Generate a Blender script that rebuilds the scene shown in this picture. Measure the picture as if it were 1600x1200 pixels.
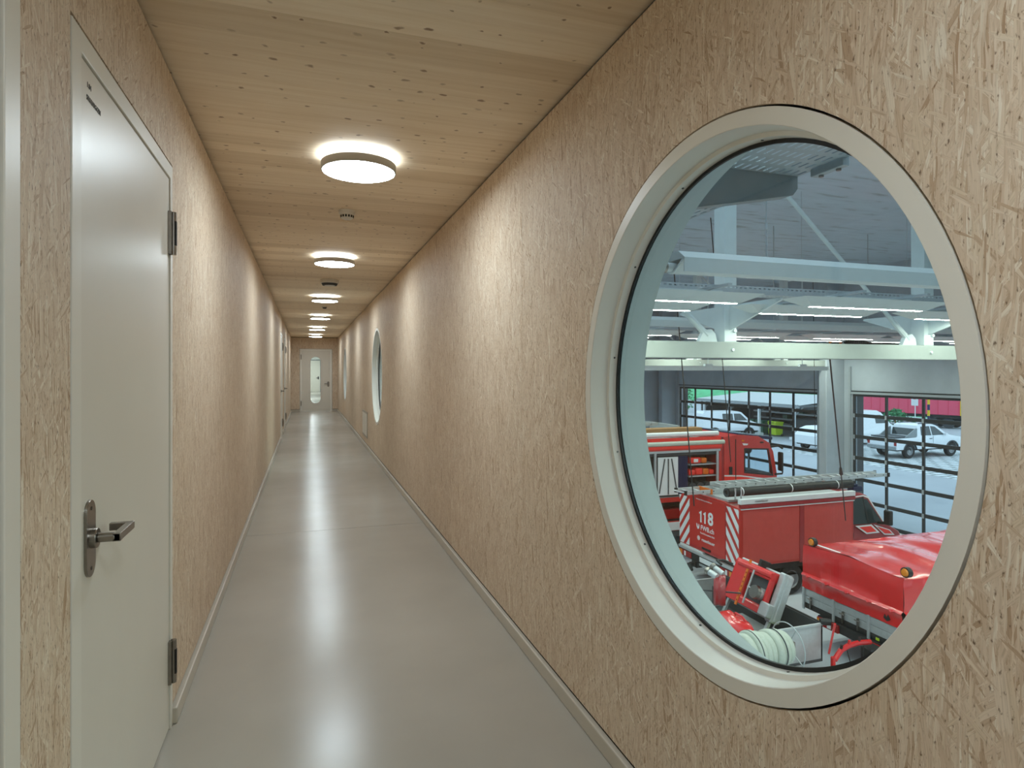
import bpy, bmesh, math, random
from mathutils import Vector, Matrix, noise
from mathutils.geometry import tessellate_polygon
random.seed(7)
PI = math.pi
for _o in list(bpy.data.objects):
    bpy.data.objects.remove(_o)
SC = bpy.context.scene
COL = SC.collection

# ------------------------------------------------------------------ camera, sky, exposure
CAM_H = 1.48
FPX = 970.0
YAW = math.atan(321.0 / FPX)
cam_d = bpy.data.cameras.new('camera')
cam = bpy.data.objects.new('camera', cam_d)
COL.objects.link(cam)
cam.location = (0, 0, CAM_H)
cam.rotation_euler = (PI / 2, 0, -YAW)
cam_d.sensor_width = 36.0
cam_d.lens = FPX / 1600.0 * 36.0
cam_d.shift_y = -20.0 / 1600.0
cam_d.clip_start = 0.02
cam_d.clip_end = 400
SC.camera = cam

vs = SC.view_settings
SC.display_settings.display_device = 'sRGB'
vs.view_transform = 'Standard'
vs.look = 'None'
vs.gamma = 1.0
vs.use_curve_mapping = False
vs.exposure = 0.55

world = bpy.data.worlds.new('overcast_sky')
SC.world = world
world.use_nodes = True
wn = world.node_tree
wn.nodes.clear()
w_out = wn.nodes.new('ShaderNodeOutputWorld')
w_bg = wn.nodes.new('ShaderNodeBackground')
w_tc = wn.nodes.new('ShaderNodeTexCoord')
w_nz = wn.nodes.new('ShaderNodeTexNoise')
w_nz.inputs['Scale'].default_value = 2.0
w_nz.inputs['Detail'].default_value = 4
w_rp = wn.nodes.new('ShaderNodeValToRGB')
w_rp.color_ramp.elements[0].color = (0.72, 0.84, 1.0, 1)
w_rp.color_ramp.elements[1].color = (0.86, 0.93, 1.0, 1)
wn.links.new(w_tc.outputs['Generated'], w_nz.inputs['Vector'])
wn.links.new(w_nz.outputs['Fac'], w_rp.inputs['Fac'])
wn.links.new(w_rp.outputs['Color'], w_bg.inputs['Color'])
w_bg.inputs['Strength'].default_value = 1.28
world.cycles.sampling_method = 'NONE'     # the sky reaches the hall through the doors and the added rooflight
wn.links.new(w_bg.outputs['Background'], w_out.inputs['Surface'])

SC.cycles.use_denoising = True
SC.cycles.max_bounces = 9
SC.cycles.diffuse_bounces = 6
SC.cycles.use_adaptive_sampling = True
SC.cycles.adaptive_threshold = 0.025
SC.cycles.glossy_bounces = 4
SC.cycles.transparent_max_bounces = 16
SC.cycles.sample_clamp_indirect = 6.0
SC.cycles.caustics_reflective = False
SC.cycles.caustics_refractive = False

LAMP_GLOW = 34.0        # corridor ceiling lamps, underside
LAMP_HALO = 5.5        # corridor ceiling lamps, light thrown on the ceiling
LED_GLOW = 80.0         # hall LED battens

# ------------------------------------------------------------------ materials
def lin(c):
    out = []
    for v in c:
        v = v / 255.0
        out.append(v / 12.92 if v <= 0.04045 else ((v + 0.055) / 1.055) ** 2.4)
    return (out[0], out[1], out[2], 1.0)

class NT:
    def __init__(self, name):
        self.m = bpy.data.materials.new(name)
        self.m.use_nodes = True
        self.t = self.m.node_tree
        self.t.nodes.clear()
        self.out = self.n('ShaderNodeOutputMaterial')
    def n(self, typ, **kw):
        nd = self.t.nodes.new(typ)
        for k, v in kw.items():
            if k.startswith('i_'):
                nd.inputs[k[2:].replace('_', ' ')].default_value = v
            else:
                setattr(nd, k, v)
        return nd
    def l(self, a, b):
        self.t.links.new(a, b)
    def math(self, op, a, b=None, c=None):
        nd = self.n('ShaderNodeMath', operation=op)
        for i, v in enumerate((a, b, c)):
            if v is None:
                continue
            if isinstance(v, (int, float)):
                nd.inputs[i].default_value = v
            else:
                self.l(v, nd.inputs[i])
        return nd.outputs[0]
    def mix(self, f, a, b, blend='MIX'):
        nd = self.n('ShaderNodeMix', data_type='RGBA', blend_type=blend)
        for i, v in ((0, f), (6, a), (7, b)):
            if isinstance(v, (int, float)):
                nd.inputs[i].default_value = v
            elif isinstance(v, tuple):
                nd.inputs[i].default_value = v
            else:
                self.l(v, nd.inputs[i])
        return nd.outputs[2]
    def ramp(self, f, stops, interp='LINEAR'):
        nd = self.n('ShaderNodeValToRGB')
        cr = nd.color_ramp
        cr.interpolation = interp
        while len(cr.elements) < len(stops):
            cr.elements.new(0.5)
        for e, (p, c) in zip(cr.elements, stops):
            e.position = p
            e.color = c
        self.l(f, nd.inputs[0])
        return nd.outputs[0]
    def bsdf(self, color=None, rough=0.5, metal=0.0, spec=0.5, bump=None, bump_d=0.002, bump_s=0.3):
        b = self.n('ShaderNodeBsdfPrincipled')
        if color is not None:
            if isinstance(color, tuple):
                b.inputs['Base Color'].default_value = color
            else:
                self.l(color, b.inputs['Base Color'])
        if isinstance(rough, (int, float)):
            b.inputs['Roughness'].default_value = rough
        else:
            self.l(rough, b.inputs['Roughness'])
        b.inputs['Metallic'].default_value = metal
        b.inputs['Specular IOR Level'].default_value = spec
        if bump is not None:
            bn = self.n('ShaderNodeBump')
            bn.inputs['Strength'].default_value = bump_s
            bn.inputs['Distance'].default_value = bump_d
            self.l(bump, bn.inputs['Height'])
            self.l(bn.outputs[0], b.inputs['Normal'])
        self.l(b.outputs[0], self.out.inputs[0])
        return b

def mat(name, rgb, rough=0.5, metal=0.0, var=0.06, scale=8.0, spec=0.5, bump=0.0, coat=0.0):
    """paint-like procedural material: a colour with a little noise in tone and gloss"""
    k = NT(name)
    tc = k.n('ShaderNodeTexCoord')
    nz = k.n('ShaderNodeTexNoise', i_Scale=scale, i_Detail=5.0)
    k.l(tc.outputs['Object'], nz.inputs['Vector'])
    c = lin(rgb)
    lo = tuple(v * (1 - var) for v in c[:3]) + (1,)
    hi = tuple(min(1, v * (1 + var)) for v in c[:3]) + (1,)
    col = k.ramp(nz.outputs['Fac'], [(0.3, lo), (0.7, hi)])
    r = k.math('MULTIPLY_ADD', nz.outputs['Fac'], 0.12, rough - 0.06)
    b = k.bsdf(col, r, metal, spec, nz.outputs['Fac'] if bump else None, 0.004, bump)
    b.inputs['Coat Weight'].default_value = coat
    b.inputs['Coat Roughness'].default_value = 0.08
    return k.m

def glow(name, rgb, strength):
    k = NT(name)
    e = k.n('ShaderNodeEmission', i_Strength=strength)
    e.inputs['Color'].default_value = lin(rgb)
    k.l(e.outputs[0], k.out.inputs[0])
    k.m.cycles.emission_sampling = 'FRONT'
    return k.m

def glass_mat(name, tint, ior=1.45, refl=1.0):
    k = NT(name)
    tr = k.n('ShaderNodeBsdfTransparent')
    tr.inputs['Color'].default_value = lin(tint)
    gl = k.n('ShaderNodeBsdfGlossy', i_Roughness=0.01)
    lw = k.n('ShaderNodeLayerWeight', i_Blend=0.5)      # Schlick reflectance, the same from both sides of the sheet
    f0 = ((ior - 1) / (ior + 1)) ** 2
    p5 = k.math('POWER', lw.outputs['Facing'], 5.0)
    mx = k.n('ShaderNodeMixShader')
    k.l(k.math('MULTIPLY', k.math('MULTIPLY_ADD', p5, 1.0 - f0, f0), refl), mx.inputs[0])
    k.l(tr.outputs[0], mx.inputs[1])
    k.l(gl.outputs[0], mx.inputs[2])
    k.l(mx.outputs[0], k.out.inputs[0])
    return k.m

def osb_material():
    """oriented strand board: seven overlapping sheets of long flakes, each with its own tone and fibre, white-washed"""
    k = NT('osb_board')
    geo = k.n('ShaderNodeNewGeometry')
    sep = k.n('ShaderNodeSeparateXYZ')
    k.l(geo.outputs['Position'], sep.inputs[0])
    oi = k.n('ShaderNodeObjectInfo')
    h = k.math('ADD', sep.outputs[0], sep.outputs[1])
    h = k.math('ADD', h, k.math('MULTIPLY', oi.outputs['Random'], 17.0))
    v = k.math('ADD', sep.outputs[2], k.math('MULTIPLY', oi.outputs['Random'], 5.0))
    base = k.n('ShaderNodeCombineXYZ')
    k.l(h, base.inputs[0]); k.l(v, base.inputs[1])
    # ragged ends and slightly bent flakes
    def warp(src, scale, amp):
        wm = k.n('ShaderNodeVectorMath', operation='MULTIPLY')
        wm.inputs[1].default_value = scale
        k.l(src, wm.inputs[0])
        wz = k.n('ShaderNodeTexNoise', i_Scale=1.0, i_Detail=2.0)
        k.l(wm.outputs[0], wz.inputs['Vector'])
        wv = k.n('ShaderNodeVectorMath', operation='MULTIPLY_ADD')
        k.l(wz.outputs['Color'], wv.inputs[0])
        wv.inputs[1].default_value = amp
        k.l(src, wv.inputs[2])
        return wv.outputs[0]
    P = warp(base.outputs[0], (9, 5, 1), (0.02, 0.02, 0))
    STOPS = [(0.0, lin((184, 156, 128))), (0.14, lin((208, 185, 160))), (0.40, lin((217, 197, 174))), (0.62, lin((224, 207, 186))), (0.82, lin((217, 198, 173))), (0.97, lin((234, 223, 205)))]
    col = None
    hgt = None
    layers = [(0.0, 170, 15, 1.01), (0.26, 130, 13, 0.50), (-0.28, 140, 13, 0.50), (0.06, 105, 8, 0.36), (0.66, 125, 14, 0.34), (-0.70, 115, 15, 0.32), (-0.05, 230, 16, 0.42), (0.12, 66, 10, 0.14), (0.95, 170, 26, 0.08)]
    for i, (ang, fx, fy, pres) in enumerate(layers):
        mp = k.n('ShaderNodeMapping', vector_type='POINT')
        mp.inputs['Rotation'].default_value = (0, 0, ang)
        mp.inputs['Location'].default_value = (3.7 * i, 1.3 * i, 0)
        k.l(P, mp.inputs['Vector'])
        m2 = k.n('ShaderNodeVectorMath', operation='MULTIPLY')
        m2.inputs[1].default_value = (fx, fy, 1)
        k.l(mp.outputs[0], m2.inputs[0])
        # fibre of this sheet, along its own flakes; it also frays the flake ends
        fb = k.n('ShaderNodeVectorMath', operation='MULTIPLY')
        fb.inputs[1].default_value = (430, 16, 1)
        k.l(mp.outputs[0], fb.inputs[0])
        fn = k.n('ShaderNodeTexNoise', noise_dimensions='2D', i_Scale=1.0, i_Detail=2.0)
        k.l(fb.outputs[0], fn.inputs['Vector'])
        fr = k.n('ShaderNodeVectorMath', operation='MULTIPLY_ADD')
        k.l(fn.outputs['Color'], fr.inputs[0])
        fr.inputs[1].default_value = (0.0, 0.75, 0)
        k.l(m2.outputs[0], fr.inputs[2])
        vo = k.n('ShaderNodeTexVoronoi', voronoi_dimensions='2D', feature='F1', i_Scale=1.0)
        k.l(fr.outputs[0], vo.inputs['Vector'])
        s = k.n('ShaderNodeSeparateColor')
        k.l(vo.outputs['Color'], s.inputs[0])
        tone = k.ramp(s.outputs[1], STOPS)
        fib = k.ramp(fn.outputs['Fac'], [(0.30, (0.80, 0.77, 0.73, 1)), (0.48, (0.98, 0.975, 0.97, 1)), (0.7, (1.05, 1.05, 1.05, 1))])
        tone = k.mix(0.75, tone, fib, 'MULTIPLY')
        if i in (1, 2, 4, 5, 7):
            ve = k.n('ShaderNodeTexVoronoi', voronoi_dimensions='2D', feature='DISTANCE_TO_EDGE', i_Scale=1.0)
            k.l(fr.outputs[0], ve.inputs['Vector'])
            edge = k.ramp(ve.outputs['Distance'], [(0.0, (0.78, 0.73, 0.68, 1)), (0.05, (1, 1, 1, 1))])
            tone = k.mix(0.8, tone, edge, 'MULTIPLY')
        if col is None:
            col = tone
            hgt = s.outputs[2]
        else:
            there = k.math('LESS_THAN', s.outputs[0], pres)
            col = k.mix(there, col, tone)
            mh = k.n('ShaderNodeMix', data_type='FLOAT')
            k.l(there, mh.inputs[0]); k.l(hgt, mh.inputs[2]); k.l(s.outputs[2], mh.inputs[3])
            hgt = mh.outputs[0]
    # bark flecks and small open pores
    dm = k.n('ShaderNodeVectorMath', operation='MULTIPLY')
    dm.inputs[1].default_value = (150, 60, 1)
    k.l(P, dm.inputs[0])
    dn = k.n('ShaderNodeTexNoise', noise_dimensions='2D', i_Scale=1.0, i_Detail=3.0)
    k.l(dm.outputs[0], dn.inputs['Vector'])
    fleck = k.ramp(dn.outputs['Fac'], [(0.24, (0.34, 0.29, 0.26, 1)), (0.31, (0.86, 0.83, 0.80, 1)), (0.39, (1, 1, 1, 1))])
    col = k.mix(1.0, col, fleck, 'MULTIPLY')
    big = k.n('ShaderNodeTexNoise', i_Scale=2.2, i_Detail=2.0)
    k.l(base.outputs[0], big.inputs['Vector'])
    bt = k.ramp(big.outputs['Fac'], [(0.3, (0.96, 0.95, 0.94, 1)), (0.7, (1.03, 1.03, 1.03, 1))])
    col = k.mix(1.0, col, bt, 'MULTIPLY')
    k.bsdf(col, 0.62, 0.0, 0.35, hgt, 0.0010, 0.22)
    return k.m

def ceiling_material():
    k = NT('spruce_ceiling')
    geo = k.n('ShaderNodeNewGeometry')
    oi = k.n('ShaderNodeObjectInfo')
    add = k.n('ShaderNodeVectorMath', operation='MULTIPLY_ADD')
    cmb = k.n('ShaderNodeCombineXYZ')
    k.l(k.math('MULTIPLY', oi.outputs['Random'], 31.0), cmb.inputs[0])
    add.inputs[1].default_value = (1, 1, 1)
    k.l(geo.outputs['Position'], add.inputs[0])
    k.l(cmb.outputs[0], add.inputs[2])
    st = k.n('ShaderNodeVectorMath', operation='MULTIPLY')
    st.inputs[1].default_value = (1.6, 34, 1)
    k.l(add.outputs[0], st.inputs[0])
    g = k.n('ShaderNodeTexNoise', i_Scale=1.0, i_Detail=5.0, i_Distortion=0.4)
    k.l(st.outputs[0], g.inputs['Vector'])
    grain = k.ramp(g.outputs['Fac'], [(0.3, lin((226, 207, 178))), (0.5, lin((233, 216, 190))), (0.7, lin((238, 223, 199)))])
    tone = k.ramp(oi.outputs['Random'], [(0.0, (0.86, 0.82, 0.77, 1)), (0.25, (0.97, 0.95, 0.93, 1)), (1.0, (1.05, 1.05, 1.05, 1))])
    col = k.mix(1.0, grain, tone, 'MULTIPLY')
    # knots: small dark ovals at scattered points
    km = k.n('ShaderNodeVectorMath', operation='MULTIPLY')
    km.inputs[1].default_value = (7.0, 10.0, 0)
    nz = k.n('ShaderNodeTexNoise', i_Scale=22.0)
    k.l(geo.outputs['Position'], nz.inputs['Vector'])
    wob = k.n('ShaderNodeVectorMath', operation='MULTIPLY_ADD')
    wob.inputs[1].default_value = (0.05, 0.03, 0)
    k.l(nz.outputs['Color'], wob.inputs[0])
    k.l(geo.outputs['Position'], wob.inputs[2])
    k.l(wob.outputs[0], km.inputs[0])
    vo = k.n('ShaderNodeTexVoronoi', voronoi_dimensions='2D', feature='F1', i_Scale=1.0)
    k.l(km.outputs[0], vo.inputs['Vector'])
    s = k.n('ShaderNodeSeparateColor')
    k.l(vo.outputs['Color'], s.inputs[0])
    rad = k.math('MULTIPLY_ADD', s.outputs[1], 0.09, 0.055)
    d = k.math('DIVIDE', vo.outputs['Distance'], rad)
    kn = k.ramp(d, [(0.0, lin((100, 72, 50))), (0.5, lin((140, 106, 76))), (0.95, lin((233, 216, 190)))])
    inside = k.math('MULTIPLY', k.math('LESS_THAN', d, 1.0), k.math('LESS_THAN', s.outputs[0], 0.62))
    col = k.mix(k.math('MULTIPLY', inside, k.math('MULTIPLY_ADD', s.outputs[2], 0.6, 0.3)), col, kn)
    k.bsdf(col, 0.55, 0.0, 0.3)
    return k.m

def floor_material():
    k = NT('resin_floor')
    geo = k.n('ShaderNodeNewGeometry')
    n1 = k.n('ShaderNodeTexNoise', i_Scale=1.6, i_Detail=4.0)
    n2 = k.n('ShaderNodeTexNoise', i_Scale=130.0, i_Detail=2.0)
    k.l(geo.outputs['Position'], n1.inputs['Vector'])
    k.l(geo.outputs['Position'], n2.inputs['Vector'])
    col = k.ramp(n1.outputs['Fac'], [(0.3, lin((171, 166, 156))), (0.7, lin((178, 173, 163)))])
    r = k.math('MULTIPLY_ADD', n1.outputs['Fac'], 0.05, 0.215)
    k.bsdf(col, r, 0.0, 0.45)
    return k.m

def concrete_material(name, rgb, s=1.0):
    k = NT(name)
    geo = k.n('ShaderNodeNewGeometry')
    n1 = k.n('ShaderNodeTexNoise', i_Scale=0.9 * s, i_Detail=6.0, i_Roughness=0.6)
    k.l(geo.outputs['Position'], n1.inputs['Vector'])
    c = lin(rgb)
    col = k.ramp(n1.outputs['Fac'], [(0.3, tuple(v * 0.86 for v in c[:3]) + (1,)), (0.7, tuple(v * 1.08 for v in c[:3]) + (1,))])
    k.bsdf(col, 0.75, 0.0, 0.3, n1.outputs['Fac'], 0.01, 0.1)
    return k.m

def wood_grey_material():
    k = NT('whitewashed_hall_ceiling')
    geo = k.n('ShaderNodeNewGeometry')
    st = k.n('ShaderNodeVectorMath', operation='MULTIPLY')
    st.inputs[1].default_value = (1.2, 6, 1)
    k.l(geo.outputs['Position'], st.inputs[0])
    n1 = k.n('ShaderNodeTexNoise', i_Scale=1.0, i_Detail=6.0, i_Distortion=0.6)
    k.l(st.outputs[0], n1.inputs['Vector'])
    col = k.ramp(n1.outputs['Fac'], [(0.28, lin((160, 168, 172))), (0.42, lin((200, 215, 225))), (0.75, lin((210, 224, 234)))])
    k.bsdf(col, 0.7, 0.0, 0.3)
    return k.m

def paver_material():
    k = NT('grass_pavers')
    geo = k.n('ShaderNodeNewGeometry')
    br = k.n('ShaderNodeTexBrick', i_Scale=1.0)
    br.inputs['Color1'].default_value = lin((206, 212, 216))
    br.inputs['Color2'].default_value = lin((222, 226, 230))
    br.inputs['Mortar'].default_value = lin((120, 130, 128))
    br.inputs['Mortar Size'].default_value = 0.07
    br.inputs['Brick Width'].default_value = 0.9
    br.inputs['Row Height'].default_value = 0.45
    k.l(geo.outputs['Position'], br.inputs['Vector'])
    k.bsdf(br.outputs['Color'], 0.8)
    return k.m

M = {}
M['osb'] = osb_material()
M['osb_edge'] = mat('osb_cut_edge', (120, 84, 52), 0.8)
M['ceil'] = ceiling_material()
M['floor'] = floor_material()
M['skirt'] = mat('resin_upstand', (196, 188, 174), 0.4, var=0.03)
M['paint'] = mat('door_paint', (220, 216, 205), 0.36, var=0.02, scale=3)
M['frame'] = mat('frame_paint', (226, 223, 213), 0.4, var=0.02, scale=3)
M['dark'] = mat('shadow_gap_black', (26, 20, 16), 0.9)
M['gasket'] = mat('black_gasket', (14, 17, 18), 0.5)
M['reveal'] = mat('grey_reveal', (168, 178, 176), 0.5, var=0.03)
M['steel'] = mat('brushed_steel', (150, 145, 138), 0.3, 1.0, 0.08, 40)
M['screw'] = mat('screw_head', (90, 88, 84), 0.4, 0.8)
M['white'] = mat('white_plastic', (214, 210, 201), 0.45, var=0.02)
M['black'] = mat('black_plastic', (24, 25, 26), 0.5)
M['print'] = mat('black_print', (30, 30, 30), 0.6)
M['label'] = mat('grey_print', (96, 92, 84), 0.6)
M['lobby'] = glow('lobby_lamp_diffuser', (250, 252, 255), 95.0)
M['glass'] = glass_mat('clear_glass', (243, 250, 249), 1.45)
M['dglass'] = glass_mat('door_glass', (240, 247, 250), 1.35)
M['lamp'] = glow('lamp_diffuser', (229, 245, 254), LAMP_GLOW)
M['halo'] = glow('lamp_uplight', (240, 248, 252), LAMP_HALO)
M['lampside'] = mat('lamp_rim', (176, 170, 160), 0.5, var=0.02)
M['conc'] = concrete_material('fair_faced_concrete', (186, 193, 200))
M['hfloor'] = concrete_material('hall_floor_coating', (198, 204, 210), 0.5)
M['hceil'] = wood_grey_material()
M['hwhite'] = mat('white_lacquered_wood', (214, 222, 222), 0.5, var=0.03)
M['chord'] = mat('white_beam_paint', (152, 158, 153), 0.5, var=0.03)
M['galv'] = mat('galvanised_steel', (176, 182, 186), 0.5, 0.25, 0.06, 30)
M['alu'] = mat('aluminium', (196, 200, 202), 0.4, 0.45, 0.06, 20)
M['lumw'] = mat('luminaire_white', (206, 212, 210), 0.5, var=0.02)
M['led'] = glow('led_strip', (244, 250, 236), LED_GLOW)
M['rail'] = mat('anthracite_door_frame', (48, 50, 52), 0.5)
M['red'] = mat('fire_red', (196, 50, 44), 0.36, var=0.05, coat=0.4)
M['red2'] = mat('curtain_red', (204, 76, 70), 0.5, var=0.06)
M['tarp'] = mat('tarpaulin_red', (214, 38, 40), 0.24, var=0.05, coat=0.5)
M['dred'] = mat('deep_red', (160, 48, 54), 0.36, var=0.06, coat=0.3)
M['flred'] = mat('day_glow_red', (236, 52, 40), 0.5, var=0.04)
M['refl'] = mat('white_reflective', (226, 230, 232), 0.45, var=0.02)
M['tyre'] = mat('tyre_rubber', (34, 35, 37), 0.8)
M['rim'] = mat('wheel_rim', (168, 170, 172), 0.4, 0.4)
M['under'] = mat('underbody_black', (30, 31, 33), 0.7)
M['tint'] = mat('tinted_glass', (44, 58, 62), 0.06, 0.0, 0.05, spec=0.8)
M['amber'] = mat('amber_lens', (226, 132, 20), 0.15, spec=0.8)
M['tail'] = mat('red_lens', (150, 20, 22), 0.2)
M['navy'] = mat('navy_cloth', (46, 50, 92), 0.8)
M['bluebar'] = mat('dark_blue_lightbar', (28, 36, 72), 0.25)
M['hose'] = mat('cream_fire_hose', (192, 198, 186), 0.75, bump=0.2, scale=40)
M['wood'] = mat('brown_timber', (152, 112, 70), 0.7)
M['orange'] = mat('orange_plastic', (222, 112, 26), 0.4)
M['grey'] = mat('mid_grey', (140, 146, 148), 0.5)
M['dgrey'] = mat('dark_grey', (64, 68, 72), 0.6)
M['asph'] = concrete_material('outdoor_asphalt', (176, 182, 188), 0.4)
M['paver'] = paver_material()
M['vwhite'] = mat('car_white', (232, 236, 240), 0.25, var=0.02, coat=0.4)
M['grass'] = mat('grass', (96, 186, 132), 0.9, var=0.2, scale=0.8)
M['leaf'] = mat('foliage', (60, 128, 84), 0.9, var=0.35, scale=2.5)
M['wagon'] = mat('wagon_red', (226, 84, 112), 0.5, var=0.06)
M['roofs'] = mat('light_corrugated_roof', (196, 200, 200), 0.5)
M['lime'] = mat('lime_plastic', (186, 214, 46), 0.5)
M['bingreen'] = mat('bin_green', (42, 92, 74), 0.5)
M['yellow'] = mat('yellow_paint', (232, 190, 40), 0.5)
M['clad'] = mat('dark_cladding', (74, 72, 74), 0.7)
M['room'] = mat('white_plaster', (228, 230, 226), 0.7, var=0.02)

# ------------------------------------------------------------------ mesh helpers
class MB:
    """collects faces; build() links them as ONE mesh object"""
    def __init__(self):
        self.v = []
        self.f = []
    def add(self, vs_, fs_):
        o = len(self.v)
        self.v += [tuple(p) for p in vs_]
        self.f += [tuple(i + o for i in q) for q in fs_]
        return self
    def box(self, x0, x1, y0, y1, z0, z1):
        vs_ = [(x0, y0, z0), (x1, y0, z0), (x1, y1, z0), (x0, y1, z0), (x0, y0, z1), (x1, y0, z1), (x1, y1, z1), (x0, y1, z1)]
        return self.add(vs_, [(3, 2, 1, 0), (4, 5, 6, 7), (0, 1, 5, 4), (1, 2, 6, 5), (2, 3, 7, 6), (3, 0, 4, 7)])
    def obox(self, p0, p1, w, h, up=(0, 0, 1)):
        """bar from p0 to p1, width w, height h"""
        p0 = Vector(p0); p1 = Vector(p1)
        d = (p1 - p0).normalized()
        s = d.cross(Vector(up))
        if s.length < 1e-4:
            s = d.cross(Vector((1, 0, 0)))
        s.normalize()
        u = s.cross(d).normalized()
        vs_ = []
        for p in (p0, p1):
            for a, b in ((-1, -1), (1, -1), (1, 1), (-1, 1)):
                vs_.append(p + s * (a * w / 2) + u * (b * h / 2))
        return self.add(vs_, [(0, 1, 2, 3), (7, 6, 5, 4), (0, 4, 5, 1), (1, 5, 6, 2), (2, 6, 7, 3), (3, 7, 4, 0)])
    def cyl(self, p0, p1, r0, r1=None, n=16, caps=True):
        p0 = Vector(p0); p1 = Vector(p1)
        r1 = r0 if r1 is None else r1
        d = (p1 - p0).normalized()
        a = d.orthogonal().normalized()
        b = d.cross(a)
        vs_ = []
        for p, r in ((p0, r0), (p1, r1)):
            for i in range(n):
                t = 2 * PI * i / n
                vs_.append(p + a * (r * math.cos(t)) + b * (r * math.sin(t)))
        fs_ = [(i, (i + 1) % n, n + (i + 1) % n, n + i) for i in range(n)]
        if caps:
            fs_ += [tuple(range(n - 1, -1, -1)), tuple(range(n, 2 * n))]
        return self.add(vs_, fs_)
    def tube(self, path, r, n=8, closed=False):
        P = [Vector(p) for p in path]
        m = len(P)
        vs_ = []
        ref = None
        for i, p in enumerate(P):
            if closed:
                d = P[(i + 1) % m] - P[i - 1]
            else:
                d = P[min(i + 1, m - 1)] - P[max(i - 1, 0)]
            d.normalize()
            if ref is None:
                a = d.orthogonal().normalized()
            else:
                a = ref - d * ref.dot(d)
                a.normalize()
            ref = a
            b = d.cross(a)
            for k in range(n):
                t = 2 * PI * k / n
                vs_.append(p + a * (r * math.cos(t)) + b * (r * math.sin(t)))
        fs_ = []
        for i in range(m if closed else m - 1):
            j = (i + 1) % m
            for k in range(n):
                fs_.append((i * n + k, i * n + (k + 1) % n, j * n + (k + 1) % n, j * n + k))
        if not closed:
            fs_ += [tuple(range(n - 1, -1, -1)), tuple(range((m - 1) * n, m * n))]
        return self.add(vs_, fs_)
    def lathe(self, prof, c, axis='x', n=48, closed=False):
        """prof: (radius, along axis) pairs turned about an axis through c"""
        vs_ = []
        for i in range(n):
            t = 2 * PI * i / n
            ct, st_ = math.cos(t), math.sin(t)
            for r, a in prof:
                if axis == 'x':
                    vs_.append((c[0] + a, c[1] + r * ct, c[2] + r * st_))
                elif axis == 'y':
                    vs_.append((c[0] + r * st_, c[1] + a, c[2] + r * ct))
                else:
                    vs_.append((c[0] + r * ct, c[1] + r * st_, c[2] + a))
        m = len(prof)
        fs_ = []
        for i in range(n):
            j = (i + 1) % n
            for k in range(m if closed else m - 1):
                l_ = (k + 1) % m
                fs_.append((i * m + k, j * m + k, j * m + l_, i * m + l_))
        return self.add(vs_, fs_)
    def prism(self, poly, axis, a, b, holes=(), scale_b=None):
        """polygon in the plane across an axis, from a to b; holes are cut through"""
        loops = [list(poly)] + [list(h) for h in holes]
        def P(q, t):
            if axis == 'x':
                return (t, q[0], q[1])
            if axis == 'y':
                return (q[0], t, q[1])
            return (q[0], q[1], t)
        flat = [q for lp in loops for q in lp]
        n = len(flat)
        tris = tessellate_polygon([[Vector((q[0], q[1], 0)) for q in lp] for lp in loops])
        fs_ = []
        for t in tris:
            fs_.append(tuple(t))
            fs_.append((t[2] + n, t[1] + n, t[0] + n))
        o = 0
        for lp in loops:
            m = len(lp)
            for i in range(m):
                j = (i + 1) % m
                fs_.append((o + i, o + j, n + o + j, n + o + i))
            o += m
        return self.add([P(q, a) for q in flat] + [P(q, b) for q in flat], fs_)
    def warp(self, fn):
        self.v = [tuple(fn(*p)) for p in self.v]
        return self
    def disc(self, c, r, n=24, up=False):
        o = [(c[0] + r * math.cos(2 * PI * i / n), c[1] + r * math.sin(2 * PI * i / n), c[2]) for i in range(n)]
        return self.add(o, [tuple(range(n)) if up else tuple(range(n - 1, -1, -1))])
    def build(self, name, m, parent=None, smooth=35, bevel=0.0, seg=2, loc=None, fix=True):
        me = bpy.data.meshes.new(name)
        me.from_pydata(self.v, [], self.f)
        bm = bmesh.new()
        bm.from_mesh(me)
        if fix:
            bmesh.ops.recalc_face_normals(bm, faces=bm.faces)
        bm.to_mesh(me)
        bm.free()
        me.materials.append(m)
        for p in me.polygons:
            p.use_smooth = smooth > 0
        if smooth > 0:
            me.set_sharp_from_angle(angle=math.radians(smooth))
        return link(name, me, parent, loc, bevel, seg)

def link(name, me, parent=None, loc=None, bevel=0.0, seg=2):
    o = bpy.data.objects.new(name, me)
    COL.objects.link(o)
    if parent is not None:
        o.parent = parent
    if loc is not None:
        o.location = loc
    if bevel > 0:
        b = o.modifiers.new('bevel', 'BEVEL')
        b.width = bevel
        b.segments = seg
        b.limit_method = 'ANGLE'
        b.angle_limit = math.radians(40)
    return o

def empty(name, loc=(0, 0, 0), rz=0.0, parent=None):
    o = bpy.data.objects.new(name, None)
    o.empty_display_size = 0.2
    COL.objects.link(o)
    o.location = loc
    o.rotation_euler = (0, 0, rz)
    if parent is not None:
        o.parent = parent
    return o

def tag(o, label, cat, group=None):
    o['label'] = label
    o['category'] = cat
    if group:
        o['group'] = group
    return o

def struct(o):
    o['kind'] = 'structure'
    return o

def kids(o):
    return list(o.children)

def copy_tree(o, parent=None):
    c = o.copy()
    COL.objects.link(c)
    if parent is not None:
        c.parent = parent
    for ch in kids(o):
        copy_tree(ch, c)
    return c

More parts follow.
